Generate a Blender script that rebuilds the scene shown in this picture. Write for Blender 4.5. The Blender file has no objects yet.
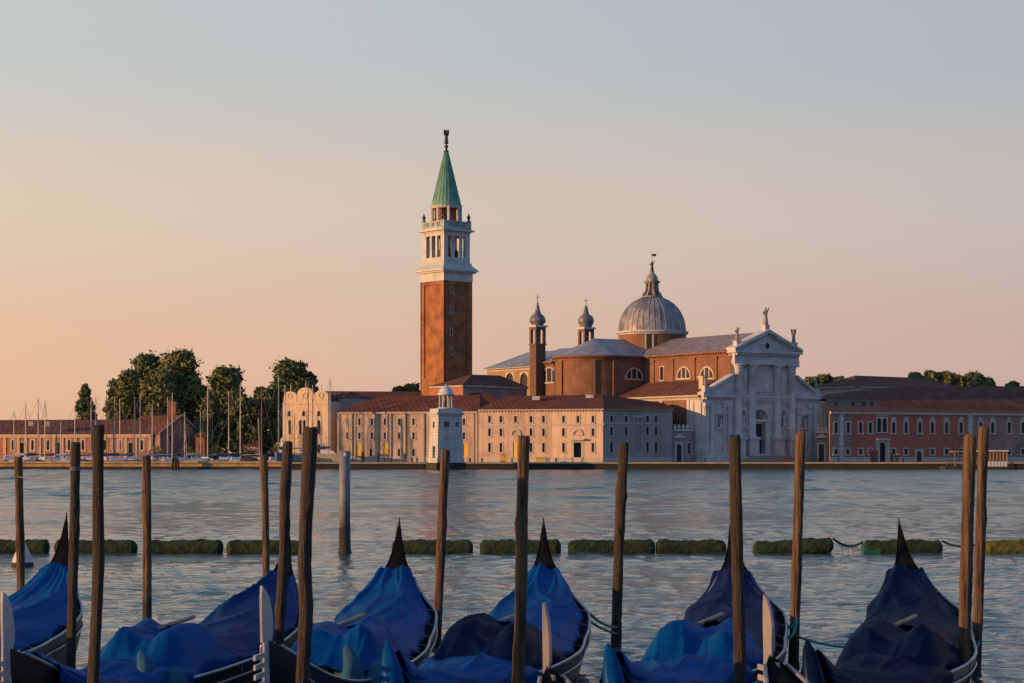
import bpy, math, random
import numpy as np
from mathutils import Vector, Matrix
R = math.radians
random.seed(7); rng = np.random.default_rng(7)
scene = bpy.context.scene
F = 2000.0; HZ = 453.0; H0 = 3.0           # focal length in px, horizon row, eye height
# ------------------------------------------------------------------ camera
cam = bpy.data.cameras.new('camera'); camo = bpy.data.objects.new('camera', cam)
scene.collection.objects.link(camo); scene.camera = camo
camo.location = (0, 0, H0); camo.rotation_euler = (R(90), 0, 0)
cam.sensor_width = 36; cam.lens = 36*F/1024; cam.shift_y = (HZ-341.5)/1024
cam.clip_start = 0.3; cam.clip_end = 20000
# ------------------------------------------------------------------ light
SUN_EL = 7.0
sd = Vector((-0.94, -0.345, 0)).normalized()
sdir = Vector((sd.x*math.cos(R(SUN_EL)), sd.y*math.cos(R(SUN_EL)), math.sin(R(SUN_EL))))
sun = bpy.data.lights.new('sun', 'SUN'); sun.energy = 5.0; sun.angle = R(0.6); sun.color = (1.0, 0.50, 0.20)
suno = bpy.data.objects.new('sun', sun); scene.collection.objects.link(suno)
suno.rotation_euler = sdir.to_track_quat('Z', 'Y').to_euler()
w = bpy.data.worlds.new('World'); scene.world = w; w.use_nodes = True
nt = w.node_tree; nt.nodes.clear(); N = nt.nodes.new; L = nt.links.new
out = N('ShaderNodeOutputWorld'); bg = N('ShaderNodeBackground'); L(bg.outputs[0], out.inputs[0])
tc = N('ShaderNodeTexCoord'); sp = N('ShaderNodeSeparateXYZ'); L(tc.outputs['Generated'], sp.inputs[0])
def wramp(stops):
    r = N('ShaderNodeValToRGB'); r.color_ramp.interpolation = 'EASE'
    while len(r.color_ramp.elements) < len(stops): r.color_ramp.elements.new(0.5)
    for e, (p, c) in zip(r.color_ramp.elements, stops): e.position = p; e.color = (*c, 1)
    L(sp.outputs['Z'], r.inputs[0]); return r
ra = wramp([(0, (.76,.42,.255)), (.05, (.78,.48,.315)), (.12, (.70,.56,.42)), (.20, (.54,.555,.54)), (.36, (.32,.42,.53)), (1, (.15,.25,.44))])
rb = wramp([(0, (.44,.30,.275)), (.05, (.51,.37,.335)), (.12, (.50,.44,.41)), (.20, (.37,.425,.48)), (.36, (.25,.35,.49)), (1, (.14,.24,.44))])
mr = N('ShaderNodeMapRange'); mr.inputs[1].default_value = -.32; mr.inputs[2].default_value = .30
L(sp.outputs['X'], mr.inputs[0])
mx = N('ShaderNodeMixRGB'); L(mr.outputs[0], mx.inputs[0]); L(ra.outputs[0], mx.inputs[1]); L(rb.outputs[0], mx.inputs[2])
sky = N('ShaderNodeTexSky'); sky.sky_type = 'NISHITA'; sky.sun_disc = False
sky.sun_elevation = R(SUN_EL); sky.sun_rotation = math.atan2(sd.x, sd.y)
ms = N('ShaderNodeMixRGB'); ms.blend_type = 'MULTIPLY'; ms.inputs[0].default_value = 1; ms.inputs[2].default_value = (.10,.10,.10,1)
L(sky.outputs[0], ms.inputs[1])
m2 = N('ShaderNodeMixRGB'); m2.inputs[0].default_value = .92; L(ms.outputs[0], m2.inputs[1]); L(mx.outputs[0], m2.inputs[2])
dt = N('ShaderNodeVectorMath'); dt.operation = 'DOT_PRODUCT'; dt.inputs[1].default_value = (.62, -.78, 0); L(tc.outputs['Generated'], dt.inputs[0])
m5 = N('ShaderNodeMapRange'); m5.interpolation_type = 'SMOOTHSTEP'; m5.inputs[1].default_value = -.35; m5.inputs[2].default_value = .75; m5.inputs[3].default_value = 0; m5.inputs[4].default_value = 1; L(dt.outputs['Value'], m5.inputs[0])
m6 = N('ShaderNodeMixRGB'); m6.blend_type = 'MULTIPLY'; L(m5.outputs[0], m6.inputs[0]); L(m2.outputs[0], m6.inputs[1]); m6.inputs[2].default_value = (.60,.79,1.04,1)
L(m6.outputs[0], bg.inputs[0]); bg.inputs[1].default_value = 1.0
vs = scene.view_settings; vs.view_transform = 'Standard'; vs.look = 'None'; vs.exposure = .18; vs.gamma = 1

# ------------------------------------------------------------------ helpers
def PX(x, Y): return (x-512)*Y/F
def PZ(y, Y): return H0+(HZ-y)*Y/F
OFF = {}
def off(o): return OFF.get(o.name, Vector((0,0,0))) if o else Vector((0,0,0))
def tag(o, label=None, cat=None, group=None, kind=None):
    if label: o['label'] = label
    if cat: o['category'] = cat
    if group: o['group'] = group
    if kind: o['kind'] = kind
    return o
def thing(name, label, cat, loc, group=None):
    o = bpy.data.objects.new(name, None); scene.collection.objects.link(o); o.location = loc
    o.empty_display_size = .2
    OFF[o.name] = Vector(loc); return tag(o, label, cat, group)
class MB:
    def __init__(s): s.v = []; s.f = []
    def add(s, vs, fs):
        k = len(s.v); s.v += [tuple(p) for p in vs]; s.f += [tuple(i+k for i in f) for f in fs]
    def face(s, *pts): s.add(pts, [tuple(range(len(pts)))])
    def box8(s, p):  # p: 4 bottom then 4 top
        s.add(p, [(0,3,2,1),(4,5,6,7),(0,1,5,4),(1,2,6,5),(2,3,7,6),(3,0,4,7)])
    def box(s, cx, cy, z0, sx, sy, h, rot=0):
        c, q = math.cos(rot), math.sin(rot)
        b = [(cx+x*c-y*q, cy+x*q+y*c) for x, y in ((-sx/2,-sy/2),(sx/2,-sy/2),(sx/2,sy/2),(-sx/2,sy/2))]
        s.box8([(x,y,z0) for x,y in b]+[(x,y,z0+h) for x,y in b])
    def extr(s, poly, z0, z1, top=True):
        n = len(poly); s.add([(x,y,z0) for x,y in poly]+[(x,y,z1) for x,y in poly],
            [(i,(i+1)%n,(i+1)%n+n,i+n) for i in range(n)]+([tuple(range(n,2*n)), tuple(range(n-1,-1,-1))] if top else []))
    def tube(s, pts, rad, n=8, caps=True):
        pts = [Vector(p) for p in pts]; m = len(pts)
        if not hasattr(rad, '__len__'): rad = [rad]*m
        k = len(s.v); up = None
        for i, p in enumerate(pts):
            d = (pts[min(i+1,m-1)]-pts[max(i-1,0)]).normalized()
            if up is None: up = d.orthogonal().normalized()
            a = (up-d*up.dot(d)).normalized(); up = a; b = d.cross(a)
            for j in range(n):
                t = 2*math.pi*j/n; s.v.append(tuple(p+(a*math.cos(t)+b*math.sin(t))*rad[i]))
        for i in range(m-1):
            for j in range(n): s.f.append((k+i*n+j, k+i*n+(j+1)%n, k+(i+1)*n+(j+1)%n, k+(i+1)*n+j))
        if caps: s.f.append(tuple(k+j for j in range(n-1,-1,-1))); s.f.append(tuple(k+(m-1)*n+j for j in range(n)))
    def lathe(s, prof, cx, cy, n=24, a0=0, a1=2*math.pi, rot=0):
        full = abs(a1-a0-2*math.pi) < 1e-6; k = len(s.v); c = n if full else n+1
        for r, z in prof:
            for j in range(c):
                t = a0+(a1-a0)*j/n+rot; s.v.append((cx+r*math.cos(t), cy+r*math.sin(t), z))
        for i in range(len(prof)-1):
            for j in range(n):
                j2 = (j+1) % c; s.f.append((k+i*c+j, k+i*c+j2, k+(i+1)*c+j2, k+(i+1)*c+j))
    def grid(s, P):  # P[i][j] points
        k = len(s.v); m = len(P[0])
        for row in P: s.v += [tuple(p) for p in row]
        for i in range(len(P)-1):
            for j in range(m-1): s.f.append((k+i*m+j, k+i*m+j+1, k+(i+1)*m+j+1, k+(i+1)*m+j))
    def build(s, name, mat, parent=None, smooth=False, solid=0):
        me = bpy.data.meshes.new(name); o_ = off(parent)
        me.from_pydata([(x-o_.x, y-o_.y, z-o_.z) for x,y,z in s.v], [], s.f); me.update()
        me.materials.append(mat)
        if smooth: me.polygons.foreach_set('use_smooth', [True]*len(me.polygons))
        o = bpy.data.objects.new(name, me); scene.collection.objects.link(o)
        OFF[o.name] = Vector(o_)
        if parent: o.parent = parent
        if solid:
            m = o.modifiers.new('thickness', 'SOLIDIFY'); m.thickness = solid; m.offset = 0
        return o
class Fr:  # wall frame: origin, u along the wall, n outward
    def __init__(s, p0, p1):
        s.o = Vector((p0[0], p0[1])); d = Vector((p1[0]-p0[0], p1[1]-p0[1])); s.len = d.length; s.u = d/s.len
        s.n = Vector((s.u.y, -s.u.x))
    def pt(s, a, z, d=0): q = s.o+s.u*a+s.n*d; return (q.x, q.y, z)
    def a(s, px):
        k = (px-512)/F; return (k*s.o.y-s.o.x)/(s.u.x-k*s.u.y)
    def z(s, a, y): return PZ(y, s.o.y+a*s.u.y)
    def box(s, mb, a0, a1, z0, z1, d0, d1):
        mb.box8([s.pt(a0,z0,d1), s.pt(a1,z0,d1), s.pt(a1,z0,d0), s.pt(a0,z0,d0), s.pt(a0,z1,d1), s.pt(a1,z1,d1), s.pt(a1,z1,d0), s.pt(a0,z1,d0)])
    def prism(s, mb, poly, d0, d1):
        n = len(poly); mb.add([s.pt(a,z,d1) for a,z in poly]+[s.pt(a,z,d0) for a,z in poly],
            [tuple(range(n)), tuple(range(2*n-1,n-1,-1))]+[(i,i+n,(i+1)%n+n,(i+1)%n) for i in range(n)])
def pp(px, Y): return (PX(px,Y), Y)
def wall(mb, fr, z0, z1, holes=(), a0=0, a1=None, rev=.35):
    a1 = fr.len if a1 is None else a1
    hs = [h for h in holes if h[0] > a0 and h[1] < a1]
    As = sorted({a0, a1, *[h[0] for h in hs], *[h[1] for h in hs]}); Zs = sorted({z0, z1, *[h[2] for h in hs], *[h[3] for h in hs]})
    Zs = [z for z in Zs if z0 <= z <= z1]
    for i in range(len(As)-1):
        for j in range(len(Zs)-1):
            ac, zc = (As[i]+As[i+1])/2, (Zs[j]+Zs[j+1])/2
            if any(h[0] < ac < h[1] and h[2] < zc < h[3] for h in hs): continue
            mb.face(fr.pt(As[i],Zs[j]), fr.pt(As[i+1],Zs[j]), fr.pt(As[i+1],Zs[j+1]), fr.pt(As[i],Zs[j+1]))
    for b0, b1, c0, c1 in hs:
        mb.face(fr.pt(b0,c0), fr.pt(b0,c1), fr.pt(b0,c1,-rev), fr.pt(b0,c0,-rev))
        mb.face(fr.pt(b1,c0), fr.pt(b1,c0,-rev), fr.pt(b1,c1,-rev), fr.pt(b1,c1))
        mb.face(fr.pt(b0,c1), fr.pt(b1,c1), fr.pt(b1,c1,-rev), fr.pt(b0,c1,-rev))
        mb.face(fr.pt(b0,c0), fr.pt(b0,c0,-rev), fr.pt(b1,c0,-rev), fr.pt(b1,c0))
def spandrel(fr, mb, a0, a1, z1, d0, d1, n=8):
    r = (a1-a0)/2; ac = (a0+a1)/2
    for sg in (-1, 1):
        pl = [(ac+sg*r*math.cos(t), z1-r+r*math.sin(t)) for t in [math.pi/2*i/n for i in range(n+1)]]
        poly = pl+[(ac+sg*r, z1)]
        if sg > 0: poly = poly[::-1]
        fr.prism(mb, poly, d0, d1)
def window(par, fr, holes, a0, a1, z0, z1, fm, gm, arch=False, fw=.16, name='window', sill=True, mull=0, rec=.3, pane='pane', proud=.06):
    holes.append((a0, a1, z0, z1)); mb = MB()
    fr.box(mb, a0-fw, a0, z0, z1+fw, -.04, proud); fr.box(mb, a1, a1+fw, z0, z1+fw, -.04, proud)
    fr.box(mb, a0, a1, z1, z1+fw, -.04, proud-.004)
    if sill: fr.box(mb, a0-fw*1.3, a1+fw*1.3, z0-fw*.9, z0, -.04, proud+.08)
    if arch: spandrel(fr, mb, a0, a1, z1, -.15, proud-.01)
    for i in range(mull):
        am = a0+(a1-a0)*(i+1)/(mull+1); fr.box(mb, am-.09, am+.09, z0, z1, -.2, .0)
    o = mb.build(name, fm, par)
    g = MB(); g.face(fr.pt(a0,z0,-rec), fr.pt(a1,z0,-rec), fr.pt(a1,z1,-rec), fr.pt(a0,z1,-rec)); g.build(pane, gm, o)
    return o
def winpx(par, fr, holes, px, y0, y1, wpx, fm, gm, **k):
    a = fr.a(px); Y = fr.o.y+a*fr.u.y; h = wpx*Y/F/2/abs(fr.u.x-fr.u.y*(px-512)/F)
    return window(par, fr, holes, a-h, a+h, fr.z(a,y1), fr.z(a,y0), fm, gm, **k)

# ------------------------------------------------------------------ materials
MATS = {}
def mat(name, c, rough=.8, c2=None, scale=1.0, bump=0, bscale=None, metal=0, streak=0, stripes=None, spec=.5, coat=0, det=6, ramp=(.35,.65), sc=(1,1,1)):
    if name in MATS: return MATS[name]
    m = bpy.data.materials.new(name); m.use_nodes = True; t = m.node_tree; b = t.nodes['Principled BSDF']
    N = t.nodes.new; L = t.links.new
    b.inputs['Roughness'].default_value = rough; b.inputs['Metallic'].default_value = metal
    b.inputs['Specular IOR Level'].default_value = spec; b.inputs['Coat Weight'].default_value = coat
    tc = N('ShaderNodeTexCoord'); mp = N('ShaderNodeMapping'); L(tc.outputs['Object'], mp.inputs[0]); mp.inputs['Scale'].default_value = sc
    c2 = c2 or tuple(x*.72 for x in c)
    no = N('ShaderNodeTexNoise'); no.inputs['Scale'].default_value = scale; no.inputs['Detail'].default_value = det; no.inputs['Roughness'].default_value = .62
    L(mp.outputs[0], no.inputs[0])
    cr = N('ShaderNodeValToRGB'); cr.color_ramp.elements[0].position = ramp[0]; cr.color_ramp.elements[1].position = ramp[1]
    cr.color_ramp.elements[0].color = (*c2,1); cr.color_ramp.elements[1].color = (*c,1); L(no.outputs[0], cr.inputs[0])
    col = cr.outputs[0]
    if streak:
        m3 = N('ShaderNodeMapping'); m3.inputs['Scale'].default_value = (1.4,1.4,.13); L(tc.outputs['Object'], m3.inputs[0])
        n3 = N('ShaderNodeTexNoise'); n3.inputs['Scale'].default_value = 1.1; n3.inputs['Detail'].default_value = 5; L(m3.outputs[0], n3.inputs[0])
        r3 = N('ShaderNodeMapRange'); r3.inputs[1].default_value = .45; r3.inputs[2].default_value = .72; r3.inputs[3].default_value = 0; r3.inputs[4].default_value = streak
        L(n3.outputs[0], r3.inputs[0])
        x3 = N('ShaderNodeMixRGB'); x3.blend_type = 'MULTIPLY'; x3.inputs[2].default_value = (.42,.38,.36,1); L(r3.outputs[0], x3.inputs[0]); L(col, x3.inputs[1]); col = x3.outputs[0]
    hgt = no.outputs[0]
    if stripes:   # (dir vector, spacing, strength)
        dv, spc, st = stripes
        vm = N('ShaderNodeVectorMath'); vm.operation = 'DOT_PRODUCT'; vm.inputs[1].default_value = dv; L(tc.outputs['Object'], vm.inputs[0])
        a = N('ShaderNodeMath'); a.operation = 'MULTIPLY'; a.inputs[1].default_value = 2*math.pi/spc; L(vm.outputs['Value'], a.inputs[0])
        n4 = N('ShaderNodeMath'); n4.operation = 'MULTIPLY_ADD'; n4.inputs[1].default_value = 1.5; L(no.outputs[0], n4.inputs[0]); L(a.outputs[0], n4.inputs[2])
        s_ = N('ShaderNodeMath'); s_.operation = 'SINE'; L(n4.outputs[0], s_.inputs[0])
        r4 = N('ShaderNodeMapRange'); r4.inputs[1].default_value = -1; r4.inputs[2].default_value = 1; r4.inputs[3].default_value = 1-st; r4.inputs[4].default_value = 1; L(s_.outputs[0], r4.inputs[0])
        x4 = N('ShaderNodeMixRGB'); x4.blend_type = 'MULTIPLY'; x4.inputs[0].default_value = 1; L(col, x4.inputs[1]); L(r4.outputs[0], x4.inputs[2]); col = x4.outputs[0]
    L(col, b.inputs['Base Color'])
    if bump:
        nb = N('ShaderNodeTexNoise'); nb.inputs['Scale'].default_value = bscale or scale*6; nb.inputs['Detail'].default_value = 6; L(mp.outputs[0], nb.inputs[0])
        bp = N('ShaderNodeBump'); bp.inputs['Strength'].default_value = bump; bp.inputs['Distance'].default_value = .05
        L(nb.outputs[0], bp.inputs['Height']); L(bp.outputs[0], b.inputs['Normal'])
    MATS[name] = m; return m
stone = mat('istrian_stone', (.56,.56,.55), .75, (.40,.40,.40), .5, .3, 2, streak=.3)
stoneW = mat('lighthouse_stone', (.52,.54,.55), .75, (.40,.42,.43), .6, .3, 2, streak=.35, stripes=((0,0,1),.55,.16))
trim = mat('pale_trim', (.44,.41,.37), .8, (.38,.34,.30), .8, streak=.25)
brick = mat('brick', (.235,.118,.070), .9, (.155,.076,.048), .45, .4, 3, streak=.3, det=9)
brickT = mat('tower_brick', (.34,.145,.052), .9, (.20,.078,.034), .55, .5, 3, det=12, streak=.3, ramp=(.38,.60), stripes=((0,0,1),.62,.10))
brickR = mat('red_plaster', (.40,.13,.085), .9, (.31,.105,.075), .25, .3, 3, streak=.2, det=9)
brickW = mat('warehouse_brick', (.40,.16,.085), .9, (.28,.12,.075), .4, .3, 3, streak=.3)
plA = mat('pale_plaster', (.64,.48,.345), .9, (.53,.39,.28), .22, .3, 3, streak=.4, det=10)
plB = mat('worn_plaster', (.54,.41,.30), .9, (.42,.31,.225), .3, .3, 3, streak=.5, det=10)
plG = mat('grey_plaster', (.30,.27,.26), .9, (.23,.20,.19), .25, .3, 3, streak=.5, det=10)
plBr = mat('brown_plaster', (.34,.21,.165), .9, (.20,.14,.12), .25, .3, 3, streak=.4, det=10)
tile = mat('roof_tile', (.20,.070,.046), .95, (.11,.045,.034), .5, .6, 2, stripes=((.97,.25,0),.9,.28), det=9, spec=.08)
tileD = mat('old_roof_tile', (.175,.080,.060), .95, (.10,.050,.040), .4, .6, 2, stripes=((.97,.25,0),.9,.25), det=9, spec=.08)
lead = mat('lead_roof', (.31,.33,.36), .5, (.17,.18,.20), .5, .3, 3, metal=.15, streak=.5, stripes=((-.545,.839,0),1.3,.25))
leadD = mat('dome_lead', (.30,.31,.33), .5, (.15,.155,.165), .45, .3, 3, metal=.15, streak=.7, ramp=(.4,.56))
copper = mat('verdigris', (.14,.33,.25), .7, (.08,.22,.17), .5, .2, 3, streak=.35)
dark = mat('dark_opening', (.016,.015,.016), .6)
glass = mat('window_glass', (.025,.028,.033), .25, spec=.6)
shut = mat('shutter', (.07,.05,.04), .8)
doorY = mat('ochre_door', (.74,.47,.045), .7, (.60,.37,.035))
doorB = mat('dark_door', (.022,.035,.05), .6)
bronze = mat('bronze', (.035,.04,.035), .5, metal=.4)
quayS = mat('quay_stone', (.40,.33,.25), .9, (.27,.22,.17), .6, .4, 3, det=8)
algae = mat('algae_stone', (.035,.034,.028), .9, (.018,.02,.015), 1.5, .5, 4)
breakS = mat('breakwater_stone', (.55,.38,.18), .9, (.30,.20,.09), .8, .4, 3, det=8)
ground_m = mat('paving', (.25,.22,.19), .9, scale=.3)
metalM = mat('mast_alu', (.50,.47,.44), .5, metal=.2)
woodM = mat('mast_wood', (.20,.10,.05), .6)
whiteP = mat('white_paint', (.65,.65,.66), .4)
blueC = mat('navy_canvas', (.02,.045,.16), .8)
teakR = mat('teal_rope', (.012,.26,.22), .7, (.01,.17,.15), 20, .3, 60)
greyR = mat('grey_rope', (.18,.17,.16), .8)

def roof(par, eave, ridge, faces_def, m, name='roof', th=.25):
    """closed roof: eave points (x,y,z) and ridge points, faces index into eave+ridge"""
    mb = MB(); mb.add(list(eave)+list(ridge), faces_def+[tuple(range(len(eave)))[::-1]])
    k = len(eave); 
    o = mb.build(name, m, par); return o
def hip(par, P, z, hr, inset, m, name='roof', over=.4, axis=None):
    """P 4 plan corners in order (0-1 front). ridge parallel to 0-1"""
    c = sum((Vector(p) for p in P), Vector((0,0)))/4
    Q = []
    for p in P:
        d = Vector(p)-c; Q.append(c+d*(1+over*1.4/d.length))
    a = (Q[0]+Q[3])/2; b = (Q[1]+Q[2])/2; u = (b-a).normalized()
    i0, i1 = inset
    r0 = a+u*i0; r1 = b-u*i1
    ev = [(q.x,q.y,z) for q in Q]; rd = [(r0.x,r0.y,z+hr), (r1.x,r1.y,z+hr)]
    return roof(par, ev, rd, [(0,1,5,4),(1,2,5),(2,3,4,5),(3,0,4)], m, name)
def bodywalls(mb, P, z0, z1, closed=False):
    n = len(P)
    for i in range(n if closed else n-1):
        a, b = P[i], P[(i+1)%n]; mb.face((a[0],a[1],z0), (b[0],b[1],z0), (b[0],b[1],z1), (a[0],a[1],z1))
def back(p, q, d):  # two points pushed away from camera, perpendicular to the wall pq
    f = Fr(p, q); return (f.o.x-f.n.x*d, f.o.y-f.n.y*d), (f.o.x+f.u.x*f.len-f.n.x*d, f.o.y+f.u.y*f.len-f.n.y*d)
def statue(name, x, y, z0, h, m, par, label=None, wings=False, rot=0):
    mb = MB(); r = h*.135
    prof = [(0,0),(r*1.1,0),(r*1.15,.05),(r*.95,.25),(r*.8,.45),(r*.72,.6),(r*.95,.72),(r*1.0,.8),(r*.5,.85),(r*.28,.87),(r*.42,.90),(r*.48,.94),(r*.36,.98),(0,1.0)]
    mb.lathe([(a, z0+b*h) for a, b in prof], x, y, 10)
    c, s = math.cos(rot), math.sin(rot)
    for sg, ex in ((-1, .62), (1, .48)):
        mb.tube([(x+sg*r*.8*c, y+sg*r*.8*s, z0+.79*h), (x+sg*r*1.5*c, y+sg*r*1.5*s, z0+(.62 if sg<0 else .88)*h), (x+sg*r*1.3*c, y+sg*r*1.3*s-r*.7, z0+(ex if sg<0 else 1.02)*h)], [r*.33,r*.27,r*.18], 6)
    if wings:
        for sg in (-1, 1):
            pl = [(0,.74),(sg*.10,.95),(sg*.26,1.0),(sg*.24,.72),(sg*.14,.5),(0,.62)]
            P = [(x+a*h*c, y+a*h*s+r*.6, z0+b*h) for a, b in pl]; P2 = [(p[0], p[1]+r*.4, p[2]) for p in P]; n = len(P)
            mb.add(P+P2, [tuple(range(n)), tuple(range(2*n-1,n-1,-1))]+[(i,(i+1)%n,(i+1)%n+n,i+n) for i in range(n)])
    o = mb.build(name, m, par, smooth=True)
    if label: o['label'] = label
    return o

# ================================================================== SETTING
def make_water():
    rs = list(14*np.exp(np.arange(0, math.log(480/14), .0046))); rs = [.5, 3, 7, 10.5]+rs+[520, 700, 1000, 1800, 3500, 7000, 12000]
    th = np.concatenate([np.linspace(-180,-40,15)[:-1], np.degrees(np.arange(R(-40), R(40), .0017)), np.linspace(40,180,15)])
    rs = np.array(rs); th = np.radians(th); Rr, T = np.meshgrid(rs, th, indexing='ij')
    X = Rr*np.sin(T); Y = Rr*np.cos(T); Z = np.zeros_like(X); g = np.random.default_rng(3)
    for i in range(84):
        lam = .24*(9**g.random()); ang = g.normal(R(78), .55); k = 2*math.pi/lam
        amp = .0042*lam**.62*(.5+g.random())
        fade = np.clip(lam/(Rr*.0046*3.2)-.25, 0, 1); fade *= 1
        ph = k*(X*math.cos(ang)+Y*math.sin(ang))+g.random()*6.28
        Z += amp*fade*(np.sin(ph)+.25*np.sin(2*ph+1.2))
    far = np.clip((Rr-60)/110, 0, 1)                       # the open lagoon carries longer, steeper chop
    for i in range(46):
        lam = 1.8*(4.5**g.random()); ang = g.normal(R(84), .5); k = 2*math.pi/lam
        fade = np.clip(lam/(Rr*.0046*2.2)-.35, 0, 1); ph = k*(X*math.cos(ang)+Y*math.sin(ang))+g.random()*6.28
        Z += .028/k*far*fade*(np.sin(ph)+.3*np.sin(2*ph+1.1))
    patch = .75+.35*np.sin(X*.11+Y*.05+1)*np.sin(Y*.07-X*.03)+.2*np.sin(X*.31-Y*.19)
    Z *= np.where(Rr < 500, np.clip(patch,.3,1.3), 0)*np.clip((500-Rr)/60, 0, 1)
    Z[Rr < 13.5] = 0
    Z[:, np.abs(T[0]) > R(39)] *= 0
    V = np.stack([X,Y,Z], -1).reshape(-1,3); a, b = X.shape
    idx = np.arange(a*b).reshape(a,b); q = np.stack([idx[:-1,:-1], idx[:-1,1:], idx[1:,1:], idx[1:,:-1]], -1).reshape(-1,4)[:, ::-1]
    me = bpy.data.meshes.new('water'); me.vertices.add(len(V)); me.vertices.foreach_set('co', V.astype(np.float32).ravel())
    me.loops.add(q.size); me.loops.foreach_set('vertex_index', q.ravel().astype(np.int32))
    me.polygons.add(len(q)); me.polygons.foreach_set('loop_start', (np.arange(len(q))*4).astype(np.int32)); me.polygons.foreach_set('loop_total', np.full(len(q),4,np.int32))
    me.polygons.foreach_set('use_smooth', np.ones(len(q), bool)); me.update(calc_edges=True); me.validate()
    m = bpy.data.materials.new('lagoon_water'); m.use_nodes = True; t = m.node_tree; bs = t.nodes['Principled BSDF']
    bs.inputs['Base Color'].default_value = (.026,.072,.078,1); bs.inputs['Roughness'].default_value = .05; bs.inputs['IOR'].default_value = 1.33
    tcn = t.nodes.new('ShaderNodeTexCoord'); prev = None
    for sc, st, dist in (((.05,.17,1), .8, .75), ((.25,.8,1), .7, .22), ((.8,2.6,1), .8, .09), ((3.0,8.0,1), .85, .055)):
        mp = t.nodes.new('ShaderNodeMapping'); mp.inputs['Scale'].default_value = sc; t.links.new(tcn.outputs['Object'], mp.inputs[0])
        mp.inputs['Rotation'].default_value = (0,0,R(-8))
        no = t.nodes.new('ShaderNodeTexNoise'); no.inputs['Detail'].default_value = 4; no.inputs['Scale'].default_value = 1; t.links.new(mp.outputs[0], no.inputs[0])
        bp = t.nodes.new('ShaderNodeBump'); bp.inputs['Strength'].default_value = st; bp.inputs['Distance'].default_value = dist; t.links.new(no.outputs[0], bp.inputs['Height'])
        if prev: t.links.new(prev.outputs[0], bp.inputs['Normal'])
        prev = bp
    t.links.new(prev.outputs[0], bs.inputs['Normal'])
    sx = t.nodes.new('ShaderNodeSeparateXYZ'); t.links.new(tcn.outputs['Object'], sx.inputs[0])     # open lagoon is wind-ruffled, the water by the quay is calmer
    rm = t.nodes.new('ShaderNodeMapRange'); rm.inputs[1].default_value = 45; rm.inputs[2].default_value = 260; rm.inputs[3].default_value = .05; rm.inputs[4].default_value = .20
    nz = t.nodes.new('ShaderNodeTexNoise'); nz.inputs['Scale'].default_value = .03; nz.inputs['Detail'].default_value = 3; t.links.new(tcn.outputs['Object'], nz.inputs[0])
    ad = t.nodes.new('ShaderNodeMath'); ad.operation = 'MULTIPLY_ADD'; ad.inputs[1].default_value = 160; t.links.new(nz.outputs[0], ad.inputs[0]); t.links.new(sx.outputs['Y'], ad.inputs[2])
    sb = t.nodes.new('ShaderNodeMath'); sb.operation = 'SUBTRACT'; sb.inputs[1].default_value = 80; t.links.new(ad.outputs[0], sb.inputs[0])
    t.links.new(sb.outputs[0], rm.inputs[0]); t.links.new(rm.outputs[0], bs.inputs['Roughness'])
    me.materials.append(m); o = bpy.data.objects.new('water', me); scene.collection.objects.link(o); tag(o, kind='structure')
make_water()
GZ = 1.3
# island ground, a sheet with the quay front; the marina basin opens on the left
mb = MB(); poly = [(PX(283,363),363.2),(420,363.2),(900,900),(-900,900),(-900,412),(PX(262,412),412),(PX(283,380),380)]
mb.extr(poly, -2, GZ); mb.build('ground', ground_m); tag(bpy.data.objects['ground'], kind='structure')
mb = MB(); mb.box((PX(283,361)+120)/2, 361.6, -2, 120-PX(283,361), 3.2, 3.0); mb.v = [(x,y,min(z,1.06)) for x,y,z in mb.v]
tag(mb.build('quay_wall', algae), kind='structure')
mb = MB(); mb.box((PX(283,361)+120)/2, 361.45, 1.06, 120-PX(283,361)+.4, 3.5, GZ-1.06+.02); tag(mb.build('quay_edge', quayS), kind='structure')
mb = MB(); mb.box(0, -14, -2, 200, 34, 3.1); tag(mb.build('near_quay', quayS), kind='structure')   # quay the photographer stands on
# breakwater of the marina
t_ = thing('breakwater', 'long low sunlit stone breakwater in front of the sailing boats', 'breakwater', (PX(120,361),361,0))
x0, x1 = -130, PX(282.5,361)
mb = MB(); mb.box((x0+x1)/2, 362, -2, x1-x0, 3.4, 2.55); mb.build('base', algae, t_)
mb = MB(); mb.box((x0+x1)/2, 362, .55, x1-x0, 3.0, .60); mb.build('body', breakS, t_)
mb = MB(); mb.box((x0+x1)/2, 362, 1.15, x1-x0+.3, 3.5, .35); mb.build('coping', breakS, t_)

# ================================================================== BELL TOWER
Y0 = 413.; th_ = R(41.4); S = 7.7
corner = Vector(pp(443.8, Y0)); ur = Vector((math.cos(th_), math.sin(th_))); ul = Vector((-math.sin(th_), math.cos(th_)))
cen = corner+ur*S/2+ul*S/2; zt = lambda y: PZ(y, Y0+2)
T = thing('bell_tower', 'tall brick bell tower with white belfry and green pointed spire', 'bell tower', (cen.x, cen.y, GZ))
def sq(s): return [tuple(cen+ur*a*s/2+ul*b*s/2) for a, b in ((-1,-1),(1,-1),(1,1),(-1,1))]
def ring(mb, s, z0, z1): mb.extr(sq(s), z0, z1)
mb = MB(); ring(mb, S-.5, GZ, zt(281))
P = sq(S)
for i in range(4):       # corner pilasters and top band leave recessed panels
    f = Fr(P[i], P[(i+1)%4]); f.box(mb, 0, 1.25, GZ, zt(281), -.5, 0); f.box(mb, f.len-1.25, f.len, GZ, zt(281), -.5, -.003)
    f.box(mb, 1.25, f.len-1.25, zt(284.5), zt(281)-.003, -.5, -.006)
    f.box(mb, 1.25, f.len-1.25, GZ, zt(378), -.5, -.006)
mb.build('shaft', brickT, T)
fR = Fr(P[0], P[1]); fL = Fr(P[3], P[0])
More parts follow.
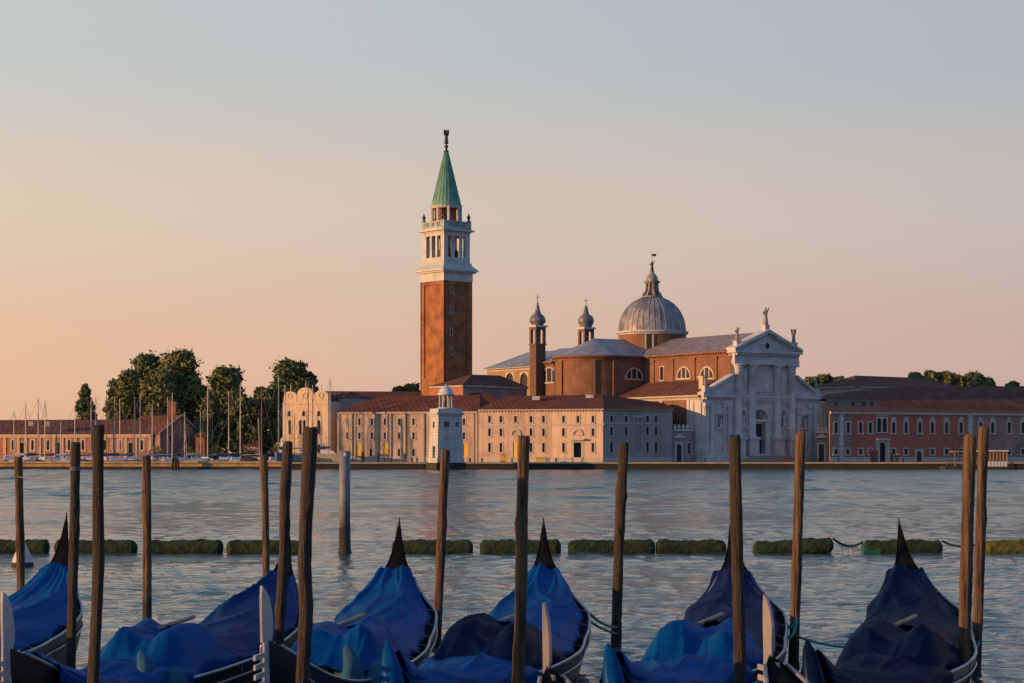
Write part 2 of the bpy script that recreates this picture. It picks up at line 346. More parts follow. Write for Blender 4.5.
for yy in (289.5, 310, 331.5, 351):
    mb = MB(); a = fR.a(452); z0 = fR.z(a, yy+3.2); z1 = fR.z(a, yy-3)
    fR.box(mb, a-.42, a+.42, z0-.2, z1+.2, -.28, -.14); o = mb.build('window', trim, T)
    mb = MB(); fR.box(mb, a-.2, a+.2, z0, z1, -.2, -.12); mb.build('pane', dark, o)
mb = MB(); ring(mb, S+.15, zt(281), zt(272.5)); ring(mb, S+1.1, zt(272.5), zt(271)); ring(mb, S+1.9, zt(271), zt(269.4)); mb.build('cornice', stone, T)
mb = MB(); b0 = sq(S+1.8); b1 = sq(S+.1); b2 = sq(S-.35); zz = [zt(269.4)+.003, zt(265), zt(262)]
for A, B, za, zb in ((b0,b1,zz[0],zz[1]), (b1,b2,zz[1],zz[2])):
    for i in range(4): j = (i+1)%4; mb.face((*A[i],za), (*A[j],za), (*B[j],zb), (*B[i],zb))
o = mb.build('belfry_skirt', mat('green_stained_stone', (.46,.46,.43), .8, (.32,.40,.36), .35), T)
BS = S-.7; P = sq(BS); zb0, zb1 = zt(262), zt(232)
oz0, oz1 = zt(257), zt(235.4)
mb = MB(); ow = .95; gaps = [BS/2-1.75, BS/2, BS/2+1.75]
for i in range(4):
    f = Fr(P[i], P[(i+1)%4]); w_ = f.len
    f.box(mb, 0, gaps[0]-.62, zb0, zb1, -.9, 0 if i%2 else -.003); f.box(mb, gaps[2]+.62, w_-.9, zb0, zb1, -.9, 0 if i%2 else -.003)
    f.box(mb, gaps[0]-.62, gaps[2]+.62, zb0, oz0, -.85, -.01); f.box(mb, gaps[0]-.62, gaps[2]+.62, oz1, zb1, -.85, -.01)
    for g in ((gaps[0]+gaps[1])/2, (gaps[1]+gaps[2])/2):
        f.box(mb, g-.26, g+.26, oz0, oz1, -.6, -.05)
mb.build('belfry', stone, T)
mb = MB(); ring(mb, BS-2.6, zb0, zt(249)); mb.lathe([(.01,zt(240)),(.5,zt(241)),(.62,zt(244)),(.95,zt(247)),(.95,zt(247.4))], cen.x, cen.y, 14); mb.build('bell', bronze, T)
mb = MB(); ring(mb, BS+.4, zb1, zt(230.6)); ring(mb, BS+1.5, zt(230.6), zt(229.4)); ring(mb, BS+1.1, zt(229.4), zt(228.6)); mb.build('upper_cornice', stone, T)
mb = MB(); Bq = BS+.35; P = sq(Bq); zc0, zc1 = zt(228.6), zt(220.5)
for i in range(4):
    f = Fr(P[i], P[(i+1)%4]); f.box(mb, .4, f.len-.4, zc0, zc0+.45, -.4, 0); f.box(mb, .4, f.len-.4, zc1-.3, zc1, -.4, 0)
    f.box(mb, 0, .75, zc0, zc1+.1, -.75, .05 if i%2 else .03)
    for k in range(13):
        a = 1.0+(f.len-2.0)*k/12; f.box(mb, a-(.28 if k%4==0 else .1), a+(.28 if k%4==0 else .1), zc0+.45, zc1-.3, -.33, -.06)
mb.build('balustrade', mat('stained_stone', (.42,.44,.41), .8, (.24,.34,.30), .4, streak=.4), T)
for q in sq(Bq-.7):
    mb = MB(); z = zc1+.1; mb.lathe([(0,z),(.38,z),(.38,z+.2),(.16,z+.3),(.34,z+.65),(.38,z+.95),(.16,z+1.35),(.1,z+1.5),(.14,z+1.62),(0,z+1.75)], q[0], q[1], 10); mb.build('finial', bronze, T, True)
mb = MB(); rD = 3.0; n8 = 8
mb.lathe([(rD*.72,zc0),(rD*.72,zt(205))], cen.x, cen.y, 8, rot=.2); mb.build('drum_core', brick, T)
mb = MB()
for k in range(8):
    a = k*math.pi/4+.2; mb.tube([(cen.x+rD*math.cos(a), cen.y+rD*math.sin(a), zc0), (cen.x+rD*math.cos(a), cen.y+rD*math.sin(a), zt(205.5))], .33, 6)
mb.lathe([(rD*.9,zc0),(rD+.15,zc0),(rD+.15,zc0+.8),(rD*.9,zc0+.8)], cen.x, cen.y, 8, rot=.2)
mb.lathe([(rD*.7,zt(207)),(rD+.15,zt(207)),(rD+.3,zt(205)),(rD+.42,zt(204)),(0,zt(204)+.01)], cen.x, cen.y, 24); mb.build('drum', stone, T)
mb = MB(); rS = 3.15; zs0, zs1 = zt(204), zt(149.5)
mb.lathe([(rS,zs0+.02),(rS,zs0+.3),(rS*.93,zs0+.8)]+[(rS*.93+(.42-rS*.93)*q, zs0+.8+(zs1-zs0-.8)*q) for q in (.25,.5,.75,1)], cen.x, cen.y, 24)
for k in range(24):
    a = 2*math.pi*k/24; c, s = math.cos(a), math.sin(a)
    mb.tube([(cen.x+rS*.94*c, cen.y+rS*.94*s, zs0+.8), (cen.x+.43*c, cen.y+.43*s, zs1)], .05, 4)
mb.build('spire', copper, T)
mb = MB(); mb.lathe([(.42,zs1),(.52,zs1+.1),(.52,zs1+.25),(.24,zs1+.4),(.2,zt(146)),(.34,zt(145)),(.42,zt(144)),(.34,zt(143)),(.15,zt(142)),(0,zt(141))], cen.x, cen.y, 14); mb.build('spire_tip', bronze, T, True)
statue('angel_statue', cen.x, cen.y, zt(141.3), zt(126.8)-zt(141.3), bronze, T, wings=True, rot=.75)

# ================================================================== CHURCH
tc_ = R(33); U = Vector((math.cos(tc_), math.sin(tc_))); B = Vector((-math.sin(tc_), math.cos(tc_))); O = Vector(pp(704, 378))
def C(s, t): q = O+U*s+B*t; return (q.x, q.y)
def C3(s, t, z): return (*C(s,t), z)
CH = thing('church', 'great domed basilica with white columned front and brick sides', 'church', (*C(14,20), GZ))
W = 28.2; NS0, NS1 = 6.8, 22.8; NZ = 22.6; AZ = 14.0
def cbox(mb, s0, s1, t0, t1, z0, z1): mb.box8([C3(s0,t0,z0),C3(s1,t0,z0),C3(s1,t1,z0),C3(s0,t1,z0),C3(s0,t0,z1),C3(s1,t0,z1),C3(s1,t1,z1),C3(s0,t1,z1)])
# --- brick bodies
ff = Fr(C(0,0), C(W,0))
fn = Fr(C(NS0,28), C(NS0,1.2))                             # nave side
fa = Fr(C(0,28), C(0,1.0))                                 # aisle side
ftr = Fr(C(0,28), C(NS0,28))                               # transept front side
fp = Fr(C(NS0+.6,90), C(NS0+.6,44))                        # presbytery and choir side
def cornice(mb, fr, z, a0=0, a1=None, s=1, dent=True):
    a1 = fr.len if a1 is None else a1
    fr.box(mb, a0, a1, z-.95*s, z-.55*s, -.05, .22*s); fr.box(mb, a0, a1, z-.3*s, z, -.05, .75*s)
    if dent:
        k = int((a1-a0)/.75); 
        for i in range(k): a = a0+(i+.5)*(a1-a0)/k; fr.box(mb, a-.17, a+.17, z-.55*s, z-.3*s, -.02, .55*s)
def lunette(par, fr, a, z, r, m=trim):
    mb = MB(); n = 14; arc = [(a+r*math.cos(math.pi*i/n), z+r*math.sin(math.pi*i/n)) for i in range(n+1)]
    arc2 = [(a+(r+.32)*math.cos(math.pi*i/n), z+(r+.32)*math.sin(math.pi*i/n)) for i in range(n+1)]
    for i in range(n): fr.prism(mb, [arc[i+1], arc[i], arc2[i], arc2[i+1]][::-1], -.1, .14)
    fr.box(mb, a-r-.35, a+r+.35, z-.32, z, -.1, .2)
    for q in (-.34, .34): fr.box(mb, a+q*r-.16, a+q*r+.16, z, z+r*.93, -.1, .1)
    o = mb.build('thermal_window', m, par); g = MB(); fr.prism(g, arc, -.08, .03); g.build('pane', dark, o)
def pil(mb, fr, a, z0, z1, w_=.5, d=.22): fr.box(mb, a-w_, a+w_, z0, z1, -.02, d); fr.box(mb, a-w_-.12, a+w_+.12, z1-.5, z1, -.02, d+.1)
h = []
winpx(CH, fn, h, 662, 367, 380, 3.4, trim, dark, sill=True, fw=.2)
mb = MB(); wall(mb, fn, GZ, NZ, h); mb.face(C3(NS1,1.2,GZ),C3(NS1,28,GZ),C3(NS1,28,NZ),C3(NS1,1.2,NZ)); mb.build('nave_wall', brick, CH)
mb = MB()
for px in (653, 672.5, 694, 716, 730): pil(mb, fn, fn.a(px), GZ, NZ-.95)
cornice(mb, fn, NZ); mb.build('nave_cornice', brick, CH)
for px in (684, 707): lunette(CH, fn, fn.a(px), fn.z(fn.a(px), 378), 2.0)
# nave roof
mb = MB(); ax = (NS0+NS1)/2; rz = 26.4
P = [C3(NS0-.7,.6,NZ),C3(NS1+.7,.6,NZ),C3(NS1+.7,32,NZ),C3(NS0-.7,32,NZ),C3(ax,.6,rz),C3(ax,32,rz)]
mb.add(P, [(3,0,4,5),(1,2,5,4),(0,1,4),(0,3,2,1)]); mb.build('nave_roof', mat('nave_lead', (.27,.24,.235), .6, (.15,.12,.11), .6, streak=.3, stripes=((-.545,.839,0),1.3,.3)), CH)
# aisle
h = []; mb = MB(); winpx(CH, fa, h, 676, 412, 419, 2.2, trim, dark)
wall(mb, fa, GZ, AZ, h); mb.build('aisle_wall', brick, CH); mb = MB(); mb.face(C3(W,0.9,GZ),C3(W,28,GZ),C3(W,28,AZ),C3(W,.9,AZ)); mb.build('aisle_wall', brick, CH)
mb = MB(); cornice(mb, fa, AZ, s=.9); pil(mb, fa, fa.a(690), GZ, AZ-.9, .35); pil(mb, fa, fa.a(662), GZ, AZ-.9, .35); mb.build('aisle_cornice', trim, CH)
mb = MB(); fa.box(mb, fa.len-3.9, fa.len+.4, GZ, AZ-.9, -.3, .3)
for a in (fa.len-3.3, fa.len-1.9): fa.box(mb, a-.3, a+.3, GZ, AZ-1.0, .3, .5)
mb.build('stone_return', stone, CH)
mb = MB(); mb.add([C3(-.6,.5,AZ),C3(NS0,.5,17.2),C3(NS0,28,17.2),C3(-.6,28,AZ)], [(0,1,2,3)]); mb.add([C3(W+.6,.5,AZ),C3(NS1,.5,17.2),C3(NS1,28,17.2),C3(W+.6,28,AZ)], [(0,3,2,1)])
mb.face(C3(-.6,.5,AZ),C3(-.6,.5,AZ-.2),C3(-.6,28,AZ-.2),C3(-.6,28,AZ)); mb.build('aisle_roof', tileD, CH, solid=.12)
mb = MB(); cbox(mb, 2.2, 3.4, 3.2, 4.4, 14.8, 17.4); cbox(mb, 2.0, 3.6, 3.0, 4.6, 17.4, 17.7); mb.build('chimney', plA, CH)
# transept with rounded end, both sides
h = []; mb = MB()
wall(mb, ftr, GZ, NZ)
cx, cy = C(0,36); n = 32; rA = 7.9
a0 = math.atan2(-B.y, -B.x)                      # pointing to the facade side
mb.lathe([(rA,GZ),(rA,NZ)], cx, cy, n, a0-math.pi, a0)
mb.face(C3(0,44,GZ),C3(0,44,NZ),C3(NS0,44,NZ),C3(NS0,44,GZ)); mb.build('transept_wall', brick, CH); mb = MB(); cx2, cy2 = C(NS1+6.8,36); mb.lathe([(rA,GZ),(rA,NZ)], cx2, cy2, n, a0, a0+math.pi)
mb.face(C3(NS1,28,GZ),C3(NS1+6.8,28,GZ),C3(NS1+6.8,28,NZ),C3(NS1,28,NZ)); mb.face(C3(NS1,44,GZ),C3(NS1+6.8,44,GZ),C3(NS1+6.8,44,NZ),C3(NS1,44,NZ))
mb.build('transept_wall', brick, CH, smooth=False)
lunette(CH, ftr, ftr.a(634), ftr.z(3.5, 378.5), 1.95)
mb = MB(); cornice(mb, ftr, NZ-.003); mb.lathe([(rA,NZ-.95),(rA+.25,NZ-.95),(rA+.25,NZ-.35),(rA+.75,NZ-.3),(rA+.75,NZ),(rA,NZ)], cx, cy, n, a0-math.pi, a0)
for k in range(44):
    a = a0-math.pi*(k+.5)/44; c, s = math.cos(a), math.sin(a); mb.box(cx+(rA+.35)*c, cy+(rA+.35)*s, NZ-.6, .5, .3, .28, a)
for k in (.02, .20, .5, .8): 
    a = a0-math.pi*k; c, s = math.cos(a), math.sin(a); mb.box(cx+(rA+.05)*c, cy+(rA+.05)*s, GZ, .6, .9, NZ-GZ-.95, a)
mb.build('transept_cornice', brick, CH)
mb = MB(); e = .75
P = [C3(0,28-e,NZ),C3(ax,28-e,NZ),C3(ax,36,rz),C3(0,36,rz)]; mb.add(P, [(0,1,2,3)])
P = [C3(0,44+e,NZ),C3(ax,44+e,NZ),C3(ax,36,rz),C3(0,36,rz)]; mb.add(P, [(3,2,1,0)])
for X_, sg in ((0,1),):
    k0 = len(mb.v); mb.v.append((cx,cy,rz)); 
    for j in range(n+1): a = a0-math.pi+math.pi*j/n; mb.v.append((cx+(rA+e)*math.cos(a), cy+(rA+e)*math.sin(a), NZ))
    for j in range(n): mb.f.append((k0,k0+1+j,k0+2+j))
k0 = len(mb.v); mb.v.append((cx2,cy2,rz))
for j in range(n+1): a = a0+math.pi*j/n; mb.v.append((cx2+(rA+e)*math.cos(a), cy2+(rA+e)*math.sin(a), NZ))
for j in range(n): mb.f.append((k0,k0+1+j,k0+2+j))
mb.add([C3(ax,28-e,NZ),C3(NS1+6.8,28-e,NZ),C3(NS1+6.8,36,rz),C3(ax,36,rz)], [(0,1,2,3)])
mb.build('transept_roof', lead, CH)
# presbytery + monks' choir
h = []; mb = MB(); fpp = Fr(C(NS0,69), C(NS0,44)); wall(mb, fpp, GZ, NZ+.2); mb.face(C3(NS0,69,GZ),C3(NS1,69,GZ),C3(NS1,69,NZ+.2),C3(NS0,69,NZ+.2)); mb.face(C3(NS1,44,GZ),C3(NS1,69,GZ),C3(NS1,69,NZ+.2),C3(NS1,44,NZ+.2))
mb.build('presbytery_wall', brick, CH)
lunette(CH, fpp, fpp.a(549.5), fpp.z(fpp.a(549.5), 382), 3.0)
mb = MB(); cornice(mb, fpp, NZ+.2); mb.build('presbytery_cornice', brick, CH)
mb = MB(); mb.add([C3(NS0-.7,40,NZ+.2),C3(NS1+.7,40,NZ+.2),C3(NS1+.7,70,NZ+.2),C3(NS0-.7,70,NZ+.2),C3(ax,40,rz-.2),C3(ax,70,rz-.2)], [(3,0,4,5),(1,2,5,4),(2,3,5)]); mb.build('presbytery_roof', lead, CH)
fcw = Fr(C(NS0+1,89), C(NS0+1,69)); h = []; zch = 22.2
for px in (509.7, 524): 
    a = fcw.a(px); window(CH, fcw, h, a-1.5, a+1.5, fcw.z(a,386), fcw.z(a,373), trim, dark, arch=True, fw=.2, sill=False)
mb = MB(); wall(mb, fcw, GZ, zch, h); 
k = Fr(C(NS1-1,89), C(NS0+1,89)); mb.face(C3(NS0+1,89,GZ),C3(NS0+1,89,zch),C3(NS1-1,89,zch),C3(NS1-1,89,GZ)); mb.face(C3(NS1-1,89,GZ),C3(NS1-1,69,GZ),C3(NS1-1,69,zch),C3(NS1-1,89,zch))
mb.build('choir_wall', mat('choir_plaster', (.33,.22,.11), .9, (.25,.16,.08), .4, streak=.3), CH)
mb = MB(); cornice(mb, fcw, zch, s=.8, dent=False); mb.build('choir_cornice', trim, CH)
mb = MB(); mb.add([C3(NS0+.2,89.8,zch),C3(NS0+.2,69,zch),C3(NS1-.2,69,zch),C3(NS1-.2,89.8,zch),C3(ax,83,25.9),C3(ax,69,25.9)], [(0,1,5,4),(3,0,4),(2,3,4,5)]); mb.build('choir_roof', lead, CH)
# dome
dx, dy = C(ax, 35.9); DY = 415.5; zd = lambda y: PZ(y, DY); q_ = DY/F
mb = MB(); mb.lathe([(6.85,20),(6.85,zd(335))], dx, dy, 48); mb.build('drum', brick, CH, True)
mb = MB(); mb.lathe([(6.8,zd(335.5)),(7.15,zd(335.3)),(7.2,zd(334)),(7.55,zd(333)),(7.6,zd(331.8)),(6.8,zd(331.2))], dx, dy, 64)
for k in range(72): a = 2*math.pi*k/72; mb.box(dx+7.28*math.cos(a), dy+7.28*math.sin(a), zd(334.2), .4, .28, .2, a)
mb.build('drum_cornice', stone, CH)
mb = MB(); prof = []
R0 = 6.95; HH = zd(296.5)-zd(331.4)
for i in range(17): a = i/16*R(84); prof.append((R0*math.cos(a)**.92, zd(331.4)+HH*math.sin(a)))
prof.append((0, prof[-1][1])); mb.lathe(prof, dx, dy, 72)
dome = mb.build('dome', leadD, CH, True)
mb = MB()
for k in range(36):
    a = 2*math.pi*k/36; mb.tube([(dx+(r+.03)*math.cos(a), dy+(r+.03)*math.sin(a), z) for r, z in prof[:-1]], .075, 5)
mb.build('seams', mat('lead_seam', (.22,.23,.25), .55, (.15,.15,.16), .6), dome)
vd = Vector((-dx, -dy)).normalized(); ang = math.atan2(vd.y, vd.x)-.08
def radial_frame(cx, cy, r, a, w_): 
    n_ = Vector((math.cos(a), math.sin(a))); t__ = Vector((-n_.y, n_.x)); p = Vector((cx,cy))+n_*r; return Fr(tuple(p-t__*w_), tuple(p+t__*w_))
for k in range(4):
    f = radial_frame(dx, dy, 6.9, ang+k*math.pi/2, 1.0); mb = MB(); 
    f.box(mb, .1, .4, 21, zd(336), -.3, .15); f.box(mb, 1.6, 1.9, 21, zd(336), -.3, .15); o = mb.build('drum_window', trim, CH)
    g = MB(); f.box(g, .4, 1.6, 21, zd(336), -.3, .08); f.box(g, .94, 1.06, 21, zd(336), .08, .12); g.build('pane', dark, o)
# lantern on the dome
mb = MB(); mb.lathe([(2.2,zd(297.6)),(2.3,zd(297.2)),(2.2,zd(296)),(1.0,zd(295.8))], dx, dy, 24)
for k in range(8):
    a = 2*math.pi*k/8+.2; c, s = math.cos(a), math.sin(a)
    mb.box(dx+1.1*c, dy+1.1*s, zd(296), .5, .42, zd(283)-zd(296), a)
    P = [(.9,zd(296)),(2.1,zd(296)),(2.0,zd(293.6)),(1.5,zd(291)),(1.3,zd(285)),(.9,zd(285))]
    f = Fr((dx,dy),(dx+c,dy+s)); f.prism(mb, P, -.16, .16)
mb.lathe([(.9,zd(283.5)),(1.45,zd(283.3)),(1.7,zd(281.6)),(1.7,zd(281)),(1.2,zd(280.8))], dx, dy, 20); mb.build('lantern', mat('dirty_stone', (.30,.27,.25), .8, (.16,.14,.13), 1.2, streak=.4), CH)
mb = MB(); mb.lathe([(1.3*math.cos(a), zd(281)+1.75*math.sin(a)) for a in [math.pi/2*i/7 for i in range(8)]], dx, dy, 20); mb.lathe([(.5,zd(273.6)),(.4,zd(272)),(.5,zd(271.4)),(0,zd(271.4))], dx, dy, 12); mb.build('lantern_dome', leadD, CH, True)
statue('dome_statue', dx, dy, zd(272), zd(260.5)-zd(272), bronze, CH)
mb = MB(); mb.tube([(dx,dy,zd(262)),(dx,dy,zd(252))], .05, 5); mb.box(dx+.45, dy, zd(256), .8, .05, .5); mb.build('weather_vane', bronze, CH)
# two bell turrets
def turret(px, Y, ys, rr, nm):
    x, y = pp(px, Y); z = lambda v: PZ(v, Y); s_ = rr*1.42
    T2 = MB(); T2.box(x, y, GZ, s_, s_, z(ys[5])-GZ, tc_); o = T2.build('turret', mat('turret_brick', (.15,.08,.055), .9, (.11,.06,.045), .6, streak=.3), CH); o['label'] = nm
    b = MB()
    for a in ((-1,-1),(1,-1),(1,1),(-1,1)):
        p = Vector((x,y))+U*a[0]*s_*.4+B*a[1]*s_*.4; b.box(p.x, p.y, z(ys[5]), s_*.24, s_*.24, z(ys[4])-z(ys[5])-.2, tc_)
    b.box(x, y, z(ys[5])-.25, s_+.4, s_+.4, .3, tc_); b.box(x, y, z(ys[4])-.7, s_+.05, s_+.05, .55, tc_); b.build('belfry', brick, o)
    b = MB(); b.box(x, y, z(ys[4])-.2, s_+.7, s_+.7, .4, tc_); b.build('turret_cornice', stone, o)
    b = MB(); b.lathe([(1.3,z(ys[4])),(1.3,z(ys[4])+.5),(1.75,z(ys[3])+.1),(1.78,z(ys[3])+.7),(1.45,z(ys[3])+1.5),(.75,z(ys[2])-.1),(.42,z(ys[2])+1.0),(.45,z(ys[2])+1.3),(.3,z(ys[2])+1.6),(.1,z(ys[1])),(0,z(ys[1]))], x, y, 20); b.build('turret_dome', mat('turret_lead', (.17,.17,.185), .5, (.09,.09,.10), .8, metal=.1), o, True)
    b = MB(); b.tube([(x,y,z(ys[1])-.2),(x,y,z(ys[0]))], .07, 5); b.tube([(x-.5,y,z(ys[0])-.7),(x+.5,y,z(ys[0])-.7)], .06, 5); b.build('cross', bronze, o)
turret(537.6, 436, (294,301.5,313,323,326.5,344), 1.75, 'left bell turret with bulbous lead cap')
turret(586, 446, (297.5,305,314,323,328.5,346), 1.75, 'right bell turret with bulbous lead cap')
# --- facade
H = []; mb = MB(); mid = (NS0+NS1)/2
zA = lambda y, px: ff.z(ff.a(px), y)
dz0, dz1 = GZ+1.2, zA(424,758.7); da = ff.a(758.7)
ZE0, ZE1 = NZ-2.6, NZ                       # giant entablature
lay = MB(); H = [(da-1.35, da+1.35, dz0, dz1)]
wall(lay, ff, GZ, AZ, H, rev=.9)
wall(lay, Fr(C(NS0,0),C(NS1,0)), AZ, ZE0+.3)
lay.face(C3(NS0,0,AZ),C3(NS0,0,ZE1),C3(NS0,1.3,ZE1),C3(NS0,1.3,AZ)); lay.face(C3(NS1,0,AZ),C3(NS1,1.3,AZ),C3(NS1,1.3,ZE1),C3(NS1,0,ZE1))
lay.face(C3(0,0,GZ),C3(0,0,AZ),C3(0,1.2,AZ),C3(0,1.2,GZ)); lay.face(C3(W,0,GZ),C3(W,1.2,GZ),C3(W,1.2,AZ),C3(W,0,AZ))
# attic slopes over the aisles
ztop = 17.6
for s0, s1, f_ in ((-.5, NS0, 1), (W+.5, NS1, -1)):
    P = [(s0,AZ),(s1,AZ),(s1,ztop)]; 
    if f_ < 0: P = P[::-1]
    ff.prism(lay, P, -1.1, -.002)
fac = lay.build('facade', stone, CH)
mb = MB()
for s0, s1 in ((-.6,NS0), (W+.6,NS1)):       # raking cornices
    P = [(s0,AZ-.05),(s0,AZ+.45),(s1,ztop+.55),(s1,ztop-.05)]
    if s0 > s1: P = P[::-1]
    ff.prism(mb, P[::-1], -1.2, .7)
ff.box(mb, -.6, W+.6, AZ-1.45, AZ-.85, -.05, .22); ff.box(mb, -.6, W+.6, AZ-.4, AZ, -.05, .75)
for i in range(44):
    a = (i+.5)*W/44; ff.box(mb, a-.17, a+.17, AZ-.8, AZ-.4, -.02, .55)
ff.box(mb, -.2, W+.2, GZ, GZ+1.6, -.05, .35)
ff.box(mb, -.1, W+.1, AZ-5.8+.0, AZ-5.8+.25, -.05, .12) if False else None
# minor order pilasters
for a in (.55, 1.9, 4.9, 6.1, W-.55, W-1.9, W-4.9, W-6.1): ff.box(mb, a-.42, a+.42, GZ+1.6, AZ-1.45, -.02, .28); ff.box(mb, a-.55, a+.55, AZ-2.2, AZ-1.45, -.02, .42)
mb.build('lower_cornice', stone, fac)
# giant columns on pedestals
zp = zA(437,750); cols = [ff.a(p) for p in (737.2, 750.6, 776, 790.4)]
for i, a in enumerate(cols):
    m1 = MB(); q = ff.pt(a, 0, .3)
    ff.box(m1, a-1.35, a+1.35, GZ, GZ+1.1, -.05, 1.55); ff.box(m1, a-1.1, a+1.1, GZ+1.1, zp-.5, -.05, 1.3); ff.box(m1, a-1.35, a+1.35, zp-.5, zp, -.05, 1.5)
    m1.build('pedestal', stone, fac)
    m1 = MB(); rc = .82; zt_ = ZE0-1.5
    m1.lathe([(1.05,zp),(1.05,zp+.25),(.92,zp+.4),(rc,zp+.6),(rc,zp+5),(rc*.86,zt_),(rc*.95,zt_+.1),(rc*.9,zt_+.2),(rc*1.0,zt_+.7),(rc*1.3,zt_+1.2),(rc*1.1,zt_+1.22)], q[0], q[1], 20)
    ff.box(m1, a-1.15, a+1.15, zt_+1.2, ZE0, -.05, 1.35); m1.build('column', stone, fac, True)
mb = MB(); fc = Fr(C(NS0,0), C(NS1,0)); L_ = fc.len
fc.box(mb, -.1, L_+.1, ZE0, ZE0+.9, -1.2, .95); fc.box(mb, -.05, L_+.05, ZE0+.9, ZE0+1.7, -1.2, .85); fc.box(mb, -.4, L_+.4, ZE1-.45, ZE1, -1.2, 1.6)
for i in range(26): a = (i+.5)*L_/26; fc.box(mb, a-.18, a+.18, ZE1-.9, ZE1-.45, -.1, 1.35)
fc.box(mb, 0, L_, ZE0+1.7, ZE1-.45, -1.2, .88); mb.build('entablature', stone, fac)
mb = MB(); pz = 26.6
fc.prism(mb, [(0,ZE1),(L_,ZE1),(L_/2,pz-.7)], -1.2, .8)
fc.prism(mb, [(-.5,ZE1+.003),(-.5,ZE1+.5),(L_/2,pz+.2),(L_/2,pz-.5)][::-1], -1.25, 1.6); fc.prism(mb, [(L_+.5,ZE1+.003),(L_+.5,ZE1+.5),(L_/2,pz+.2),(L_/2,pz-.5)], -1.25, 1.6)
for i in range(12):
    for sg in (0, 1):
        q = (i+.5)/12.5; a = q*L_/2 if sg == 0 else L_-q*L_/2; z = ZE1+.2+(pz-.55-ZE1-.2)*q; fc.box(mb, a-.16, a+.16, z-.45, z, .7, 1.3)
mb.build('pediment', stone, fac)
mb = MB(); a = fc.a(764.7); z = fc.z(a, 346); fc.prism(mb, [(a+.5*math.cos(t), z+.62*math.sin(t)) for t in [2*math.pi*i/12 for i in range(12)]], .7, .83); mb.build('round_window', dark, fac)
# door surround, arch and roundel, door
mb = MB(); ff.box(mb, da-2.5, da-1.35, GZ, dz1+.4, -.05, .45); ff.box(mb, da+1.35, da+2.5, GZ, dz1+.4, -.05, .45); ff.box(mb, da-2.7, da+2.7, dz1+.4, dz1+.9, -.05, .6)
n = 14
for i in range(n):
    t0, t1 = math.pi*i/n, math.pi*(i+1)/n; r1, r2 = 1.9, 2.5; z_ = dz1+.9
    ff.prism(mb, [(da+r1*math.cos(t0), z_+r1*math.sin(t0)), (da+r2*math.cos(t0), z_+r2*math.sin(t0)), (da+r2*math.cos(t1), z_+r2*math.sin(t1)), (da+r1*math.cos(t1), z_+r1*math.sin(t1))], -.05, .45)
mb.build('portal', stone, fac)
mb = MB(); ff.prism(mb, [(da+1.15*math.cos(t), dz1+1.9+1.25*math.sin(t)) for t in [2*math.pi*i/16 for i in range(16)]], -.02, .25)
ff.prism(mb, [(da+.6*math.cos(t), dz1+1.9+.65*math.sin(t)) for t in [2*math.pi*i/12 for i in range(12)]], .2, .42); mb.build('roundel', mat('dark_relief', (.22,.21,.19), .8, (.10,.10,.09), 2), fac)
mb = MB(); ff.box(mb, da-1.35, da+1.35, dz0, dz1, -.95, -.8); ff.box(mb, da-.05, da+.05, dz0, dz1, -.8, -.75); o = mb.build('door', doorB, fac)
# panels, niches with statues, aedicules
def niche(a, z0, z1, w_, ped=False):
    mb = MB(); ff.box(mb, a-w_-.3, a-w_, z0, z1+.3, -.05, .22); ff.box(mb, a+w_, a+w_+.3, z0, z1+.3, -.05, .22); ff.box(mb, a-w_, a+w_, z1, z1+.3, -.05, .2); ff.box(mb, a-w_-.45, a+w_+.45, z0-.35, z0, -.05, .4)
    if ped: ff.prism(mb, [(a-w_-.9,z1+.5),(a+w_+.9,z1+.5),(a,z1+1.5)], -.05, .5); ff.box(mb, a-w_-.9, a+w_+.9, z1+.3, z1+.5, -.05, .5)
    else: spandrel(ff, mb, a-w_, a+w_, z1, -.05, .18)
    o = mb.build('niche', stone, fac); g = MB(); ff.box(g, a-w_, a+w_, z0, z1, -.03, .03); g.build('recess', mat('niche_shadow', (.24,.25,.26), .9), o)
    q = ff.pt(a, 0, .28); statue('statue', q[0], q[1], z0, (z1-z0)*.82, stone, o, rot=tc_)
for px in (742.6, 783.4): niche(ff.a(px), zA(427,px), zA(410.5,px), .75)
for px in (720.3, 804.5): niche(ff.a(px), zA(427.5,px), zA(416,px), .95, True)
mb = MB(); a = ff.a(763.2)
for (a0_, a1_, y0_, y1_) in ((a-2.3, a+2.3, 369.5, 392),): 
    z1_, z0_ = zA(y0_,763), zA(y1_,763); ff.box(mb, a0_, a1_, z0_, z0_+.2, -.05, .2); ff.box(mb, a0_, a1_, z1_-.2, z1_, -.05, .2); ff.box(mb, a0_, a0_+.2, z0_+.2, z1_-.2, -.05, .2); ff.box(mb, a1_-.2, a1_, z0_+.2, z1_-.2, -.05, .2)
mb.build('framed_panel', stone, fac)
for px in (743.8, 783.4):
    mb = MB(); a = ff.a(px); z_ = zA(378.5,px); ff.box(mb, a-.75, a+.75, z_-1.7, z_+1.7, -.05, .12); ff.prism(mb, [(a+.5*math.cos(t), z_+.7*math.sin(t)) for t in [2*math.pi*i/12 for i in range(12)]], .1, .3); mb.build('relief_panel', stone, fac)
mb = MB(); ff.box(mb, cols[0], cols[3], zA(399.5,763)-.35, zA(399.5,763)+.35, -.05, .5)
for px in (714, 727, 799.5, 811):
    pass
mb.build('string_course', stone, fac)
for s0 in (2.5, W-4.3): mb = MB(); ff.box(mb, s0, s0+1.8, GZ+2.2, zA(436,720), -.02, .15); mb.build('lower_panel', stone, fac)
mb = MB()
for k in range(6): ff.box(mb, da-5.8+.5*k*.9, da+9-.5*k*.9, GZ+.2*k, GZ+.2*(k+1), -.1, 4.2-.5*k)
